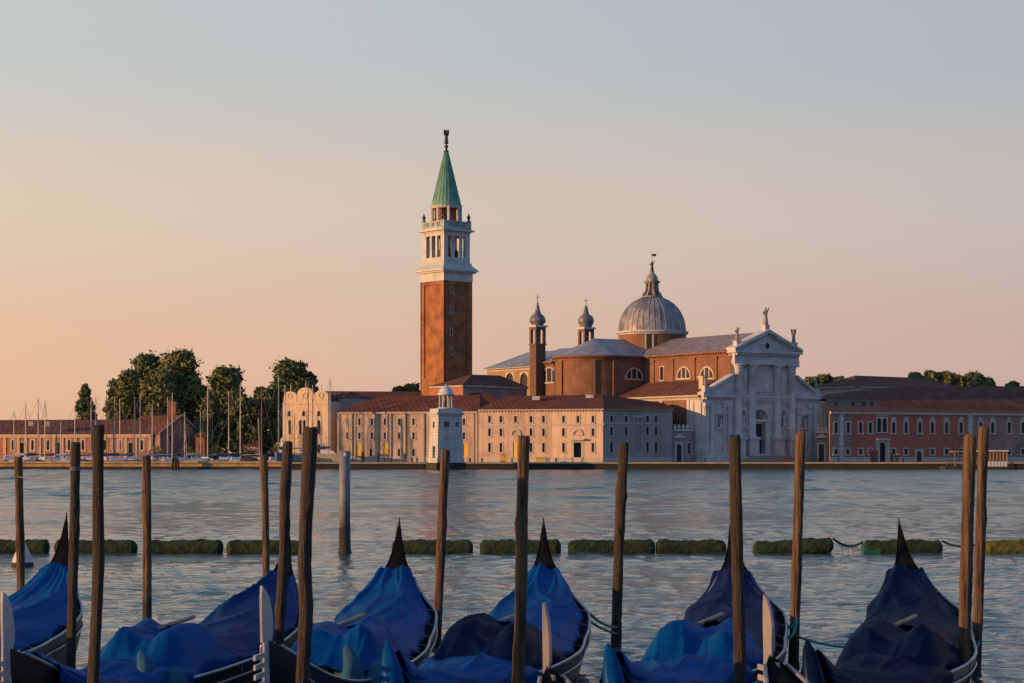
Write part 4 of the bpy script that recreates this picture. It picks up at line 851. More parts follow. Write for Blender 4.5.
# little huts by the trees
for i,(px, Y_, wpx, y_, lb, mm) in enumerate(((200,414,9,437,'small orange hut at the right end of the gabled shed under trees', brickW),(253,416,12,446,'low cream hut half hidden under the trees behind the masts', plC))):
    t = thing('hut', lb, 'hut', (*pp(px,Y_),GZ)); ww = wpx*Y_/F; z_ = PZ(y_,Y_); mb = MB(); mb.box(PX(px,Y_), Y_+2, GZ, ww, 4, z_-GZ); mb.build('wall', mm, t)
    mb = MB(); mb.box(PX(px,Y_), Y_-.05, GZ, ww*.3, .1, (z_-GZ)*.7); mb.build('door', shut, t)
    mb = MB(); x_ = PX(px,Y_); mb.add([(x_-ww/2-.3,Y_-.4,z_),(x_+ww/2+.3,Y_-.4,z_),(x_+ww/2+.3,Y_+4.4,z_),(x_-ww/2-.3,Y_+4.4,z_),(x_-ww/2,Y_+2,z_+1),(x_+ww/2,Y_+2,z_+1)], [(0,1,5,4),(2,3,4,5),(1,2,5),(3,0,4),(3,2,1,0)]); mb.build('roof', tile, t)

# ================================================================== TREES
def leafmat(nm, c, c2):
    m = mat(nm, c, .75, c2, .35, ramp=(.38,.62), det=4); 
    return m
lf1 = leafmat('leaf_warm', (.17,.18,.055), (.085,.105,.038)); lf2 = leafmat('leaf_dark', (.12,.145,.050), (.065,.088,.034))
barkM = mat('bark', (.09,.06,.04), .9)
def tree(name, px, Y, ytop, wpx, label, m=lf1, ybot=None, cone=False, nleaf=5200, cat='tree', group=None, blobs=None, leaf=.42):
    x, y = PX(px,Y), Y; zt_ = PZ(ytop,Y); rw = wpx*Y/F/2; zb_ = PZ(ybot,Y) if ybot else GZ+1.5
    t = thing(name, label, cat, (x,y,GZ), group); g = np.random.default_rng(abs(hash((int(px*10),int(ytop)))) % 99991)
    hgt = zt_-zb_; cs = []
    nb = (blobs or 16)*3
    for i in range(nb):
        h = (i+.5)/nb
        if cone: rr = rw*(1-h**2.2)*.95+.35; br_ = rw*g.uniform(.22,.40)*(1.05-h*.5)
        else: rr = rw*(.18+.86*math.sqrt(max(0,1-((h-.40)/.64)**2)))*g.uniform(.8,1.12); br_ = rw*g.uniform(.18,.38)
        a = g.random()*6.28; d = max(0, rr-br_)*g.random()**.5
        cs.append((x+d*math.cos(a), y+d*math.sin(a)*.8, min(zb_+h*hgt+g.uniform(-.05,.05)*hgt, zt_-br_*.85), br_))
    if not cone: cs.append((x+g.uniform(-.15,.15)*rw, y, zt_-rw*.28, rw*.3))
    cs = np.array(cs); wts = cs[:,3]**2; wts /= wts.sum(); n = int(nleaf*1.9); idx = g.choice(len(cs), n, p=wts)
    v = g.normal(size=(n,3)); v /= np.linalg.norm(v,axis=1)[:,None]; rad = (.35+.8*g.random(n))**.75+(g.random(n)<.14)*g.random(n)*.7; rad *= 1+.18*np.sin(v[:,0]*7+idx)*np.sin(v[:,2]*6+idx*2)
    P = cs[idx,:3]+v*(rad*cs[idx,3])[:,None]*np.array([1,1,.85])
    nn = v+g.normal(size=(n,3))*.7; nn /= np.linalg.norm(nn,axis=1)[:,None]
    t1 = np.cross(nn, g.normal(size=(n,3))); t1 /= np.linalg.norm(t1,axis=1)[:,None]; t2 = np.cross(nn,t1); s = leaf*(.6+.8*g.random(n))[:,None]
    V = np.stack([P-t1*s, P-t2*s*.6, P+t1*s, P+t2*s*.6],1).reshape(-1,3)
    mbb = MB(); mbb.v = [tuple(q) for q in V.tolist()]; mbb.f = [(4*i,4*i+1,4*i+2,4*i+3) for i in range(n)]
    mbb.build('crown', m, t)
    mb = MB(); k = rw*.07+.12; mb.tube([(x,y,GZ-.2),(x+.1,y,zb_+hgt*.1),(x-.1,y+.1,zb_+hgt*.45),(x,y,zb_+hgt*.8)], [k,k*.8,k*.55,.06], 7)
    for i in range(0, len(cs), 6):
        c = cs[i]; z0_ = zb_+(c[2]-zb_)*.45; mb.tube([(x,y,z0_),((x+c[0])/2,(y+c[1])/2,(z0_+c[2])/2+.2),(c[0],c[1],c[2])], [k*.4,k*.28,.05], 5)
    mb.build('trunk', barkM, t); return t
TG = 'trees behind the marina'
tree('slender_tree', 85, 432, 384.5, 22, 'lone narrow tree rising above the boathouse roof, apart from the rest', ybot=425, cone=True, blobs=20, nleaf=4200)
tree('broadleaf_tree', 117, 438, 380, 28, 'narrow dark tree at the left end of the big tree clump', lf2, ybot=430, group=TG)
tree('broadleaf_tree', 129, 434, 371, 40, 'rounded tree second from the left of the big clump, lower than its neighbours', lf1, ybot=432, group=TG)
tree('broadleaf_tree', 146, 440, 356, 52, 'tall full tree left of the highest tree in the big clump', lf2, ybot=432, nleaf=9000, blobs=26, group=TG)
tree('broadleaf_tree', 180, 436, 351.5, 56, 'highest tree of the big clump, directly behind the chimney', lf1, ybot=430, nleaf=10000, blobs=28, group=TG)
tree('broadleaf_tree', 163, 431, 372, 56, 'lighter green tree in front of the two tallest trees', lf1, ybot=425, nleaf=6500, group=TG)
tree('broadleaf_tree', 199, 433, 385, 26, 'small tree on the right shoulder of the highest tree', lf1, ybot=440, nleaf=3500, group=TG)
tree('broadleaf_tree', 227, 432, 368, 52, 'wide dark tree right of the gap beside the gabled shed', lf2, ybot=440, nleaf=9500, blobs=28, group=TG)
tree('broadleaf_tree', 213, 424, 396, 38, 'lower tree at the foot of the wide dark tree, left side', lf2, ybot=452, nleaf=5500, group=TG)
tree('broadleaf_tree', 244, 424, 399, 42, 'low dark tree filling the dip right of the wide dark tree', lf2, ybot=452, nleaf=5500, group=TG)
tree('broadleaf_tree', 266, 428, 388, 42, 'low tree just left of the tree beside the gabled house', lf2, ybot=450, nleaf=6000, group=TG)
tree('broadleaf_tree', 291, 430, 361.5, 52, 'spreading dark tree rising behind the three-gabled house', lf2, ybot=425, nleaf=9500, blobs=28, group=TG)
tree('broadleaf_tree', 311, 432, 374, 16, 'small tree showing over the right gable of the three-gabled house', lf2, ybot=410, nleaf=2600, group=TG)
for px, yt, wp, lb in ((399,387.5,22,'left bushy treetop over the rear range roof, left of the bell tower'),(412,384.5,22,'right bushy treetop over the rear range roof, touching the bell tower')):
    tree('bushy_tree', px, 440, yt, wp, lb, lf2, ybot=405, nleaf=2600, group='treetops left of the bell tower')
for px, yt, wp, lb in ((812,378,22,'small treetop beside the outermost statue right of the church front'),(824,375.5,26,'rounded treetop just right of the church front'),(838,377.5,24,'low treetop above the sunlit cornice strip'),
        (916,373,20,'leftmost of the treetops above the convent roofs'),(931,371.5,24,'round treetop second from the left above the convent roofs'),(946,372.5,26,'broad treetop in the middle above the convent roofs'),(959,376,18,'small treetop at the right end of the close row above the convent roofs'),
        (974,373,26,'separate lighter treetop above the convent roofs'),(987,378.5,22,'low treetop right of the separate lighter one'),(1013,382.5,16,'tiny treetop at the right edge above the convent roofs')):
    tree('round_tree', px, 470, yt, wp, lb, lf1, ybot=396, nleaf=3200, group='treetops over the right-hand roofs')
mb = MB(); g = np.random.default_rng(5)
for i in range(9000):
    px = g.uniform(150,285); Y_ = g.uniform(414,424); z_ = GZ+3.2*g.random()*(.6+.4*math.sin(px*.21)); x_ = PX(px,Y_); s = .3
    d = g.normal(size=3)*s; e_ = g.normal(size=3)*s; mb.add([(x_,Y_,z_),(x_+d[0],Y_+d[1],z_+abs(d[2])),(x_+e_[0],Y_+e_[1],z_+e_[2])], [(0,1,2)])
o = mb.build('hedge', lf2); tag(o, 'low shrubs growing along the marina edge under the trees', 'hedge', kind='stuff')

# ================================================================== SAILING BOATS
masts = [(10,411),(22,403),(34.5,398),(43.5,400),(57,419),(71,406),(87.5,399),(92,397),(105,395),(111,399),(116,399),(131,397),(136.5,393),(151,404),(164,397),(168.5,393),(181,412),(197,412),(206.5,381),(225,391),(236.5,384),(258,388),(275,376),(284,385),(304.5,381),(309,385),(326.5,378)]
masts = [m for m in masts]
cols_ = ['white','grey','cream','pale blue']; hm = [whiteP, mat('grey_hull', (.3,.3,.32), .4), mat('cream_hull', (.5,.43,.33), .4), mat('blue_hull', (.10,.16,.28), .4)]
land = ['left of the first boathouse door','near the left edge of the marina','in front of the two dormers','beside the second dormer']
for i, (px, yt) in enumerate(masts):
    Y_ = 369.5+((i*7)%5)*2.6; X_ = PX(px,Y_); k = i%4; hasb = i%3 != 0
    if px > 283: Y_ = 366; X_ = PX(px,Y_)
    if px > 283: Y_ = 378; X_ = PX(px,Y_)
    tall = 'tall' if yt < 390 else ('medium' if yt < 402 else 'short')
    near = next((n for lim, n in ((30,'marina left end'),(64,'boathouse dormers'),(100,'crooked post'),(125,'boathouse middle'),(155,'boathouse right end'),(200,'gabled shed'),(250,'wide dark tree'),(285,'gabled house gap'),(400,'gabled house')) if px < lim))
    lb = '%s-masted %s sailing boat by the %s, mast %d from the left' % (tall, cols_[k], near, i+1)
    rot = (.25, -.1, .4, 1.4, .0)[i%5]; c, s = math.cos(rot), math.sin(rot)
    if px > 283:      # masts standing on the quay corner are boats hauled on land
        pass
    base = 0 if px <= 283 else GZ
    t = thing('sailing_boat', lb, 'sailing boat', (X_,Y_,base), 'sailing boats moored in the marina')
    Lh = 7.5+(i%3); 
    def W_(a, b, z): return (X_+a*c-b*s, Y_+a*s+b*c, base+z)
    mb = MB(); rows = []
    for q in range(9):
        u_ = q/8*2-1; w_ = 1.2*(1-abs(u_)**2.4)**.6*(1 if u_ < 0 else .95)+.03; sh = 1.55+.3*u_*u_
        rows.append([W_(u_*Lh/2, -w_, sh), W_(u_*Lh/2*.94, -w_*.7, .1), W_(u_*Lh/2*.9, 0, -.3), W_(u_*Lh/2*.94, w_*.7, .1), W_(u_*Lh/2, w_, sh), W_(u_*Lh/2, 0, sh+.06), W_(u_*Lh/2, -w_, sh)])
    mb.grid(rows); mb.build('hull', hm[k], t)
    mb = MB(); P = [W_(-1.1,-.8,1.5),W_(1.9,-.6,1.5),W_(1.9,.6,1.5),W_(-1.1,.8,1.5),W_(-1.0,-.6,2.3),W_(1.3,-.45,2.1),W_(1.3,.45,2.1),W_(-1.0,.6,2.3)]; mb.box8(P); mb.build('cabin', whiteP, t)
    zt_ = PZ(yt,Y_)-base; lean = .0
    mb = MB(); mb.tube([W_(.7,0,1.0), W_(.7,0,zt_)], [.12,.08], 6); mb.tube([W_(.7,-.9,zt_*.62), W_(.7,.9,zt_*.62)], .03, 4); mb.build('mast', woodM if i in (8,21,24) else metalM, t)
    mb = MB(); mb.tube([W_(.7,0,zt_*.98), W_(Lh/2,0,1.4)], .03, 4); mb.tube([W_(.7,0,zt_*.98), W_(-Lh/2,0,1.4)], .03, 4)
    for sg in (-1,1): mb.tube([W_(.7,0,zt_*.95), W_(.7,sg*.9,zt_*.62), W_(.6,sg*1.1,1.2)], .022, 4)
    mb.build('stays', greyR, t)
    mb = MB(); mb.tube([W_(.6,0,2.75), W_(-1,0,2.72), W_(-3.1,0,2.6)], [.22,.28,.14] if hasb else .07, 7); mb.build('sail_cover' if hasb else 'boom', [blueC, mat('white_canvas',(.5,.5,.5),.8), blueC, mat('teal_canvas',(.03,.12,.16),.8)][i%4] if hasb else metalM, t)
    if i%6 == 2:
        mb = MB(); mb.tube([W_(Lh/2-.4,0,1.6), W_(Lh/2-.7,0,zt_*.6)], [.10,.14], 6); mb.build('furled_jib', mat('jib_cloth', (.32,.28,.24), .8), t)
# small covered motor boats
near2 = ''
mots = [(4,.5,blueC,'navy'),(16,.5,whiteP,'white'),(28,.5,blueC,'navy'),(64,.5,whiteP,'white'),(79,.5,blueC,'navy'),(101,.5,blueC,'navy'),(124,.5,blueC,'navy'),(142,.5,blueC,'navy'),(157,.6,whiteP,'white'),(191,.7,hm[1],'grey'),(201,.7,hm[1],'grey'),(219,1.2,mat('sky_canvas',(.12,.2,.3),.7),'pale blue'),(240,.7,hm[2],'cream'),(249,.9,mat('dark_canvas',(.03,.03,.04),.8),'black'),(268,.8,whiteP,'white')]
for i, (px, hh, m, cn) in enumerate(mots):
    Y_ = 367.2; X_ = PX(px,Y_); t = thing('motor_boat', 'small motor boat with %s cover behind the breakwater, boat %d from the left' % (cn, i+1), 'motor boat', (X_,Y_,0), 'motor boats behind the breakwater')
    rows = []; Lb = 4.2
    for q in range(7):
        u_ = q/6*2-1; w_ = .85*(1-max(0,u_)**2.2)**.7*(1 if u_ > -.95 else .9)+.03
        rows.append([(X_+u_*Lb/2,Y_-w_,1.2+.35*max(0,u_)),(X_+u_*Lb/2*.95,Y_-w_*.7,0),(X_+u_*Lb/2*.95,Y_,-.2),(X_+u_*Lb/2*.95,Y_+w_*.7,0),(X_+u_*Lb/2,Y_+w_,1.2+.35*max(0,u_))])
    mb = MB(); mb.grid(rows); mb.build('hull', hm[i%3], t)
    rows = []
    for q in range(9):
        u_ = q/8*1.7-.95; w_ = .85*(1-max(0,u_)**2.2)**.7+.06
        rows.append([(X_+u_*Lb/2,Y_+w_*v_,1.17+.35*max(0,u_)+.55*hh*(1+.5*math.sin(i*2.1))*1.6*(1-v_*v_)*math.sin(math.pi*(q+.6)/9.5)**.6+.06*math.sin(5*u_+7*v_)) for v_ in (-1,-.6,-.2,.2,.6,1)])
    mb = MB(); mb.grid(rows); mb.build('cover', m, t, True)
# posts at the breakwater
t = thing('mooring_dolphin', 'cluster of three dark leaning piles against the breakwater below the shed', 'mooring posts', (*pp(175.5,358.5),0))
for dx_ in (-.55, 0, .5):
    mb = MB(); x_, y_ = pp(175.5,358.5); mb.tube([(x_+dx_*1.3,y_,-1.5),(x_+dx_*.7,y_,PZ(457.5,358.5))], [.26,.2], 8); mb.build('pile', mat('dark_pile', (.035,.03,.025), .9), t)
# ---- quay furniture
for px, y0_, y1_, w_, m, nm, lb, cat in ((504,454,463,7,doorY,'crate_stack','stack of sunlit yellow crates on the quay near the middle yellow door','crates'),(540,457.5,463,8,doorY,'skip','low yellow skip on the quay right of the tallest centre post','skip'),(547.5,457.5,463,5,quayS,'cable_drum','small grey container standing beside the yellow skip','container'),
        (363,452,462,3,dark,'kiosk','narrow dark cabinet beside the leftmost yellow door','cabinet'),(874,450,463,7,dark,'notice_kiosk','dark information kiosk left of the convent portal','kiosk'),(891.5,453,463,2.4,dark,'cabinet','slim dark cabinet right of the convent portal','cabinet'),(897,454,463,2.4,doorB,'cabinet','slim blue grey cabinet second right of the convent portal','cabinet')):
    Y_ = 366; x_ = PX(px,Y_); ww = w_*Y_/F; z1_ = PZ(y0_,Y_); t = thing(nm, lb, cat, (x_,Y_,GZ))
    mb = MB(); mb.box(x_, Y_, GZ, ww, .8, z1_-GZ-.12); mb.build('body', m, t); mb = MB(); mb.box(x_, Y_, z1_-.12, ww*1.15, 1.0, .12); mb.build('top', quayS if m is not dark else shut, t)
for i, px in enumerate((384,412,417,470,482,556,705,818,838,903,1000)):
    x_, y_ = pp(px,364.2); mb = MB(); mb.lathe([(.16,GZ),(.16,GZ+.5),(.22,GZ+.6),(.2,GZ+.75),(0,GZ+.8)], x_, y_, 8)
    o = mb.build('bollard', bronze); tag(o, 'iron bollard on the quay edge, number %d from the left' % (i+1), 'bollard', 'bollards along the quay edge')
# people on the quay
def person(px, Y, lb, m1, m2, face=0):
    x, y = pp(px,Y); t = MB(); h = 1.72
    for sg in (-1,1): t.tube([(x+sg*.1,y,GZ+.02),(x+sg*.1,y,GZ+.45),(x+sg*.09,y,GZ+.88)], [.06,.075,.1], 6)
    t.lathe([(.0,GZ+.82),(.16,GZ+.84),(.15,GZ+1.05),(.19,GZ+1.35),(.2,GZ+1.42),(.07,GZ+1.48),(.06,GZ+1.52),(.1,GZ+1.58),(.11,GZ+1.66),(.07,GZ+1.73),(0,GZ+1.75)], x, y, 9)
    for sg in (-1,1): t.tube([(x+sg*.19,y,GZ+1.4),(x+sg*.25,y,GZ+1.12),(x+sg*.24,y-.08,GZ+.86)], [.055,.045,.035], 6)
    o = t.build('person', m1, None, True); tag(o, lb, 'person')
person(378, 366, 'person in dark clothes standing left of the second yellow door', dark, dark); person(404.5, 365.5, 'person in dark coat walking on the quay between two downpipes', shut, dark)
# ---- waterbus stop
VS = thing('waterbus_stop', 'floating waterbus stop with white flat roof and yellow banded glass on the right', 'waterbus stop', (*pp(990,356),0))
xa, xb_ = PX(943,356), PX(1006,356)
mb = MB(); mb.box((xa+xb_)/2, 356.5, -.4, xb_-xa, 5, 1.0); mb.build('pontoon', algae, VS)
mb = MB(); xr0, xr1 = PX(982,356), PX(1005,356); mb.box((xr0+xr1)/2, 356.5, PZ(451.5,356), xr1-xr0+.6, 4.6, .22); mb.build('canopy', whiteP, VS)
mb = MB(); mb.box((xr0+xr1)/2, 354.6, .6, xr1-xr0, .12, .9); mb.build('lower_panel', whiteP, VS)
mb = MB(); mb.box((xr0+xr1)/2, 354.65, 1.5, xr1-xr0, .06, PZ(451.5,356)-1.5); mb.build('glass', mat('amber_glass', (.30,.14,.04), .3), VS)
mb = MB()
for k in range(8): x_ = xr0+(xr1-xr0)*k/7; mb.box(x_, 354.58, .6, .1, .14, PZ(451.5,356)-.6)
mb.build('posts', plG, VS)
mb = MB()
for k in range(7): x_ = xa+.3+k*.9; mb.tube([(x_,354.4,.6),(x_,354.4,1.7)], .035, 5)
mb.tube([(xa+.3,354.4,1.7),(xa+5.7,354.4,1.7)], .04, 5); mb.tube([(xa+.3,354.4,1.2),(xa+5.7,354.4,1.2)], .03, 5); mb.build('railing', bronze, VS)
mb = MB(); mb.box(xa+3.4, 357, PZ(452,356), 3.2, 3, .18); 
for s_ in (-1.4,1.4): mb.box(xa+3.4+s_, 355.6, .6, .12, .12, PZ(452,356)-.6)
mb.build('gangway_roof', plG, VS)

# ================================================================== WATER FURNITURE
moss = mat('mossy_plastic', (.020,.050,.010), .95, (.005,.010,.004), 5, 1.0, 18, ramp=(.4,.62))
mossB = mat('dry_moss', (.11,.11,.018), .95, (.03,.04,.01), 5, 1.0, 18, ramp=(.35,.6))
moss_lab = ['at the left frame edge','between the two left thin posts','between the fourth and fifth posts','left of the pair of dark leaning posts','right of the white mooring post','between two gondola tails left of centre','starting right of the centre gondola tail','left half, just left of the purple-covered gondola tail','raised end tilting up beside the post','with bare green end, framing the right gondola tail','with yellowish dry moss at right frame edge']
tubes = [(-12,49,545.5),(55,137,546),(145,223,546),(227,305,545.5),(392,473,546.5),(480,561,545.5),(568,655,545),(656,726,545.5),(753,833,543),(863,942,545),(985,1060,545)]
for i, (xa, xb_, yc) in enumerate(tubes):
    Y_ = 60.; g = random.Random(i); n = 40; x0_, x1_ = PX(xa,Y_), PX(xb_,Y_); mb = MB(); rows = []
    tl_ = .14 if i == 8 else g.uniform(-.03,.03)
    for q in range(n+1):
        u_ = q/n; tp = min(1, .5+(u_*9)**.7, .5+((1-u_)*9)**.7)*(1+.05*math.sin(u_*9+i)); x_ = x0_+(x1_-x0_)*u_; row = []
        for j in range(21):
            a = 2*math.pi*j/20; rr = .225*tp*(1+(.07*math.sin(x_*9+3*math.sin(a*2+i))*max(0,math.sin(a))+.06*math.sin(x_*23+j*(1.7)) if j%20 else 0)); rr *= 1.08; row.append((x_, Y_+rr*math.cos(a), .145+tl_*(u_-.4)+rr*math.sin(a)))
        rows.append(row)
    mb.grid(rows); 
    for rr_ in (rows[0], rows[-1]): mb.face(*rr_[:-1])
    o = mb.build('float_tube', mossB if i == 10 else moss, None, True); tag(o, 'mossy floating boom tube '+moss_lab[i], 'float', 'moss covered float tubes in a row')
    if i == 9:
        m_ = MB(); m_.tube([(x0_-.02,Y_,.06),(x0_+.5,Y_,.06)], .235, 20); m_.build('bare_end', mat('green_plastic', (.01,.11,.07), .5), o)
def sagrope(p, q, sag, r, m, name, label, n=14, cat='rope', group=None):
    p, q = Vector(p), Vector(q); pts = [p.lerp(q,i/n)+Vector((0,0,-sag*4*(i/n)*(1-i/n))) for i in range(n+1)]
    mb = MB(); mb.tube(pts, r, 6); o = mb.build(name, m, None, True); return tag(o, label, cat, group)
cpl = [(833,863,'sagging weedy rope joining the raised float to the bare-ended float'),(942,985,'low weedy rope between the two rightmost floats'),(726,753,'short taut line between floats behind the purple gondola'),(561,568,'tiny gap line between floats right of centre gondola tail')]
for xa, xb_, lb in cpl[:3]:
    mb = MB(); Y_ = 60; n = 16; pts = []
    for k in range(n+1): u_ = k/n; pts.append((PX(xa+(xb_-xa)*u_,Y_), Y_, PZ(538.5 if xa != 942 else 541,Y_)+(-.28 if xa > 730 else -.05)*4*u_*(1-u_)*.6-(.10*u_ if xa == 833 else 0)+(.0)))
    mb.tube(pts, .035 if xa > 730 else .015, 6)
    if xa == 833:
        for k in range(3,14): p_ = pts[k]; mb.tube([p_,(p_[0]+.02,p_[1],p_[2]-.10-.05*(k%3))], [.02,.008], 4)
    o = mb.build('float_rope', moss if xa > 730 else greyR, None); tag(o, lb, 'rope')
# buoy
by = 53.; mb = MB(); bx = PX(22.5,by); mb.lathe([(0,-.15),(.24,-.12),(.29,.02),(.27,.14),(.2,.33),(.11,.52),(.06,.62),(.05,.66),(0,.66)], bx, by, 20)
BU = mb.build('buoy', mat('buoy_white', (.5,.47,.44), .6, (.35,.32,.30), 3, ramp=(.3,.5)), None, True); tag(BU, 'white cone buoy with dark wet base behind the leftmost post', 'buoy')
mb = MB(); mb.lathe([(.245,-.14),(.3,0),(.285,.10),(.25,.13)], bx, by, 20); mb.build('waterline_band', algae, BU, True)
# ---- mooring posts
pw = mat('post_wood', (.14,.082,.040), .85, (.022,.015,.011), 2.4, 1.0, 6, ramp=(.36,.60), sc=(5,5,.42), det=12)
pw2 = mat('post_wood_shade', (.050,.034,.024), .85, (.015,.011,.009), 3.0, .9, 14, ramp=(.36,.60), sc=(5,5,.42), det=12)  # darker copy of the post wood, shade put into colour for sunless posts
poles = [(18,457,21,602,8.0,37,pw,'leftmost thin weathered post with a wire at its top'),(75.5,443,71.5,634,9.5,25.5,pw2,'dark post wrapped by a thin grey cord, just left of the tall crooked one'),
 ([(98,426),(98,500),(99,560),(97,610),(93,683)],None,None,None,11.5,18.5,pw2,'tallest crooked dark post near the left, bending towards its foot'),(146.5,456,147,618,8.8,36,pw,'straight sunlit post standing alone between the left gondolas'),
 (264,456,266,573,7.0,40,pw,'thinnest sunlit post behind the dark-blue gondola tail'),([(288,442),(285,500),(284,550),(280,618),(277,680)],None,None,None,10.2,26,pw2,'left of the two dark leaning posts beside the steel prow'),
 ([(311,428),(307,500),(304,560),(306,610),(302,683)],None,None,None,13.5,18.5,pw2,'thicker knobbly right-hand one of two dark leaning posts'),
 ([(445.5,450),(442,520),(440,570),(436,648)],None,None,None,9,31,pw,'leaning post between the two bright blue gondolas left of centre'),([(523.5,437),(522,520),(521,600),(518.5,690)],None,None,None,12,20,pw,'thick post at picture centre with warm light on its left side'),
 ([(624,444),(621,500),(618.5,560),(616,647)],None,None,None,10,30.5,pw2,'leaning post tied with green rope right of the centre gondola'),([(735,436),(736,500),(738,570),(740.5,690)],None,None,None,12,20.6,pw2,'dark post in front of the purple-covered gondola'),
 ([(801,432),(799,500),(796.5,570),(793,672)],None,None,None,10,27.4,pw,'post with bright sunlit head, tied with green rope right of the purple gondola'),
 ([(970.5,435),(968,510),(965.5,590),(963,690)],None,None,None,12.5,24.3,pw,'left one of the two close posts by the right gondola'),([(984,427),(981,510),(979,590),(975.5,672)],None,None,None,10,27.2,pw,'taller right one of the two close posts at the right edge')]
for i, pl in enumerate(poles):
    w_, Y_, m, lb = pl[4:]; pts = pl[0] if isinstance(pl[0], list) else [(pl[0],pl[1]),((pl[0]+pl[2])/2+.6,(pl[1]+pl[3])/2),(pl[2],pl[3])]
    r = w_*Y_/F/2; g = random.Random(i+3); P = [Vector((PX(x_,Y_),Y_,PZ(y_,Y_))) for x_, y_ in pts]
    d = (P[-1]-P[-2]).normalized(); P.append(P[-1]+d*((P[-1].z+1.6)/max(.2,-d.z)))
    ns = 70; tot = [0]
    for a, b in zip(P, P[1:]): tot.append(tot[-1]+(b-a).length)
    mb = MB(); rows = []; nj = 16; kn = [(g.random(), g.uniform(0,6.28)) for _ in range(9)]
    for q in range(ns+1):
        s_ = tot[-1]*q/ns; k = max(j for j in range(len(tot)) if tot[j] <= s_+1e-9); k = min(k, len(P)-2); u_ = (s_-tot[k])/(tot[k+1]-tot[k])
        us = u_*u_*(3-2*u_)*.4+u_*.6; c = P[k].lerp(P[k+1], us); row = []
        for j in range(nj+1):
            a = 2*math.pi*(j%nj)/nj; rr = r*(1+.05*math.sin(3*a+s_*1.1+i)+.035*math.sin(5*a-s_*2.3)+.04*math.sin(s_*5+i)+.03*math.sin(j%nj*2.1+q*1.7))
            for ks, ka in kn: rr += r*.28*math.exp(-((s_/tot[-1]-ks)*45)**2)*max(0, math.cos(a-ka))**6
            if q == 0: rr *= .9
            row.append((c.x+rr*math.cos(a), c.y+rr*math.sin(a), c.z+(.015*math.sin(a*2+i) if q < 2 else 0)))
        rows.append(row)
    mb.grid(rows); mb.face(*rows[0][:-1][::-1])
    t = thing('mooring_post', lb+'', 'mooring post', (P[0].x,Y_,0), 'wooden mooring posts among the gondolas'); mb.build('trunk', m, t, True)
    mb = MB(); b0_ = P[-2]+(P[-1]-P[-2])*0; zc_ = [(p.x,p.y,p.z) for p in P]
    def at_z(z):
        for a, b in zip(P, P[1:]):
            if b.z <= z <= a.z: return a.lerp(b, (a.z-z)/(a.z-b.z))
        return P[-1]
    c1, c2 = at_z(.42), at_z(-.3); mb.tube([c1,(c1+c2)/2,c2], [r*1.06,r*1.12,r*1.1], 16, caps=False); mb.build('algae_band', algae, t, True)
    if i == 1:
        mb = MB(); c = at_z(PZ(470,Y_)); 
        for k in range(2): mb.tube([(c.x+r*1.1*math.cos(a), c.y+r*1.15*math.sin(a), c.z+.03*k) for a in [2*math.pi*q/14 for q in range(15)]], .011, 5)
        mb.build('cord', greyR, t)
pA, pB = (PX(18,37),37,PZ(476.5,37)), (PX(74.5,25.5),25.5,PZ(473,25.5))
sagrope(pA, pB, .06, .009, greyR, 'wire', 'thin sagging wire strung between two posts at the left'); sagrope((PX(-30,37),37,PZ(480,37)), pA, .02, .009, greyR, 'wire', 'thin wire leaving the frame from the leftmost post')
t = thing('painted_post', 'pale painted round pile with black weedy foot standing in open water', 'mooring post', (*pp(345,60),0)); x_ = PX(344.7,60); r = .165
mb = MB(); mb.tube([(x_,60,.75),(x_,60,1.6),(x_,60,PZ(451,60))], r, 20); mb.build('shaft', mat('pile_paint', (.17,.19,.21), .6, (.11,.12,.13), 2, streak=.4), t, True)
mb = MB(); mb.tube([(x_,60,-1.2),(x_,60,.0),(x_,60,.08),(x_,60,.76)], [r*1.2,r*1.35,r*1.12,r*1.04], 20); mb.build('weedy_foot', algae, t, True)
mb = MB(); mb.box(x_+.02, 60-r-.01, PZ(456,60), .07, .02, .1); mb.build('marker', whiteP, t)

# ================================================================== GONDOLAS
hullM = mat('black_lacquer', (.008,.008,.010), .38, (.014,.014,.016), 2, .1, 8, spec=.35)
railM = mat('silver_rail', (.34,.34,.36), .4, (.18,.18,.19), 3, metal=.5)
steel = mat('ferro_steel', (.46,.46,.48), .42, (.34,.34,.36), 3, .1, 20, metal=.3)
woodO = mat('oar_wood', (.28,.20,.14), .5, (.2,.14,.1), 4)
def tarp(nm, c, c2):
    m = mat(nm, c, .5, c2, 2.2, .35, 5, spec=0, coat=.13, ramp=(.3,.7)); b = m.node_tree.nodes['Principled BSDF']; b.inputs['Coat Roughness'].default_value = .28; b.inputs['Coat IOR'].default_value = 1.35; b.inputs['IOR'].default_value = 1.02
    return m
tB = tarp('blue_tarp', (.002,.068,.245), (.0015,.040,.155)); tD = tarp('deep_blue_tarp', (.004,.036,.14), (.003,.024,.10)); tN = tarp('navy_tarp', (.003,.013,.046), (.002,.009,.030))
tP = tarp('violet_navy_tarp', (.012,.020,.080), (.005,.012,.050)); tT = tarp('grey_teal_tarp', (.03,.10,.17), (.02,.07,.12))
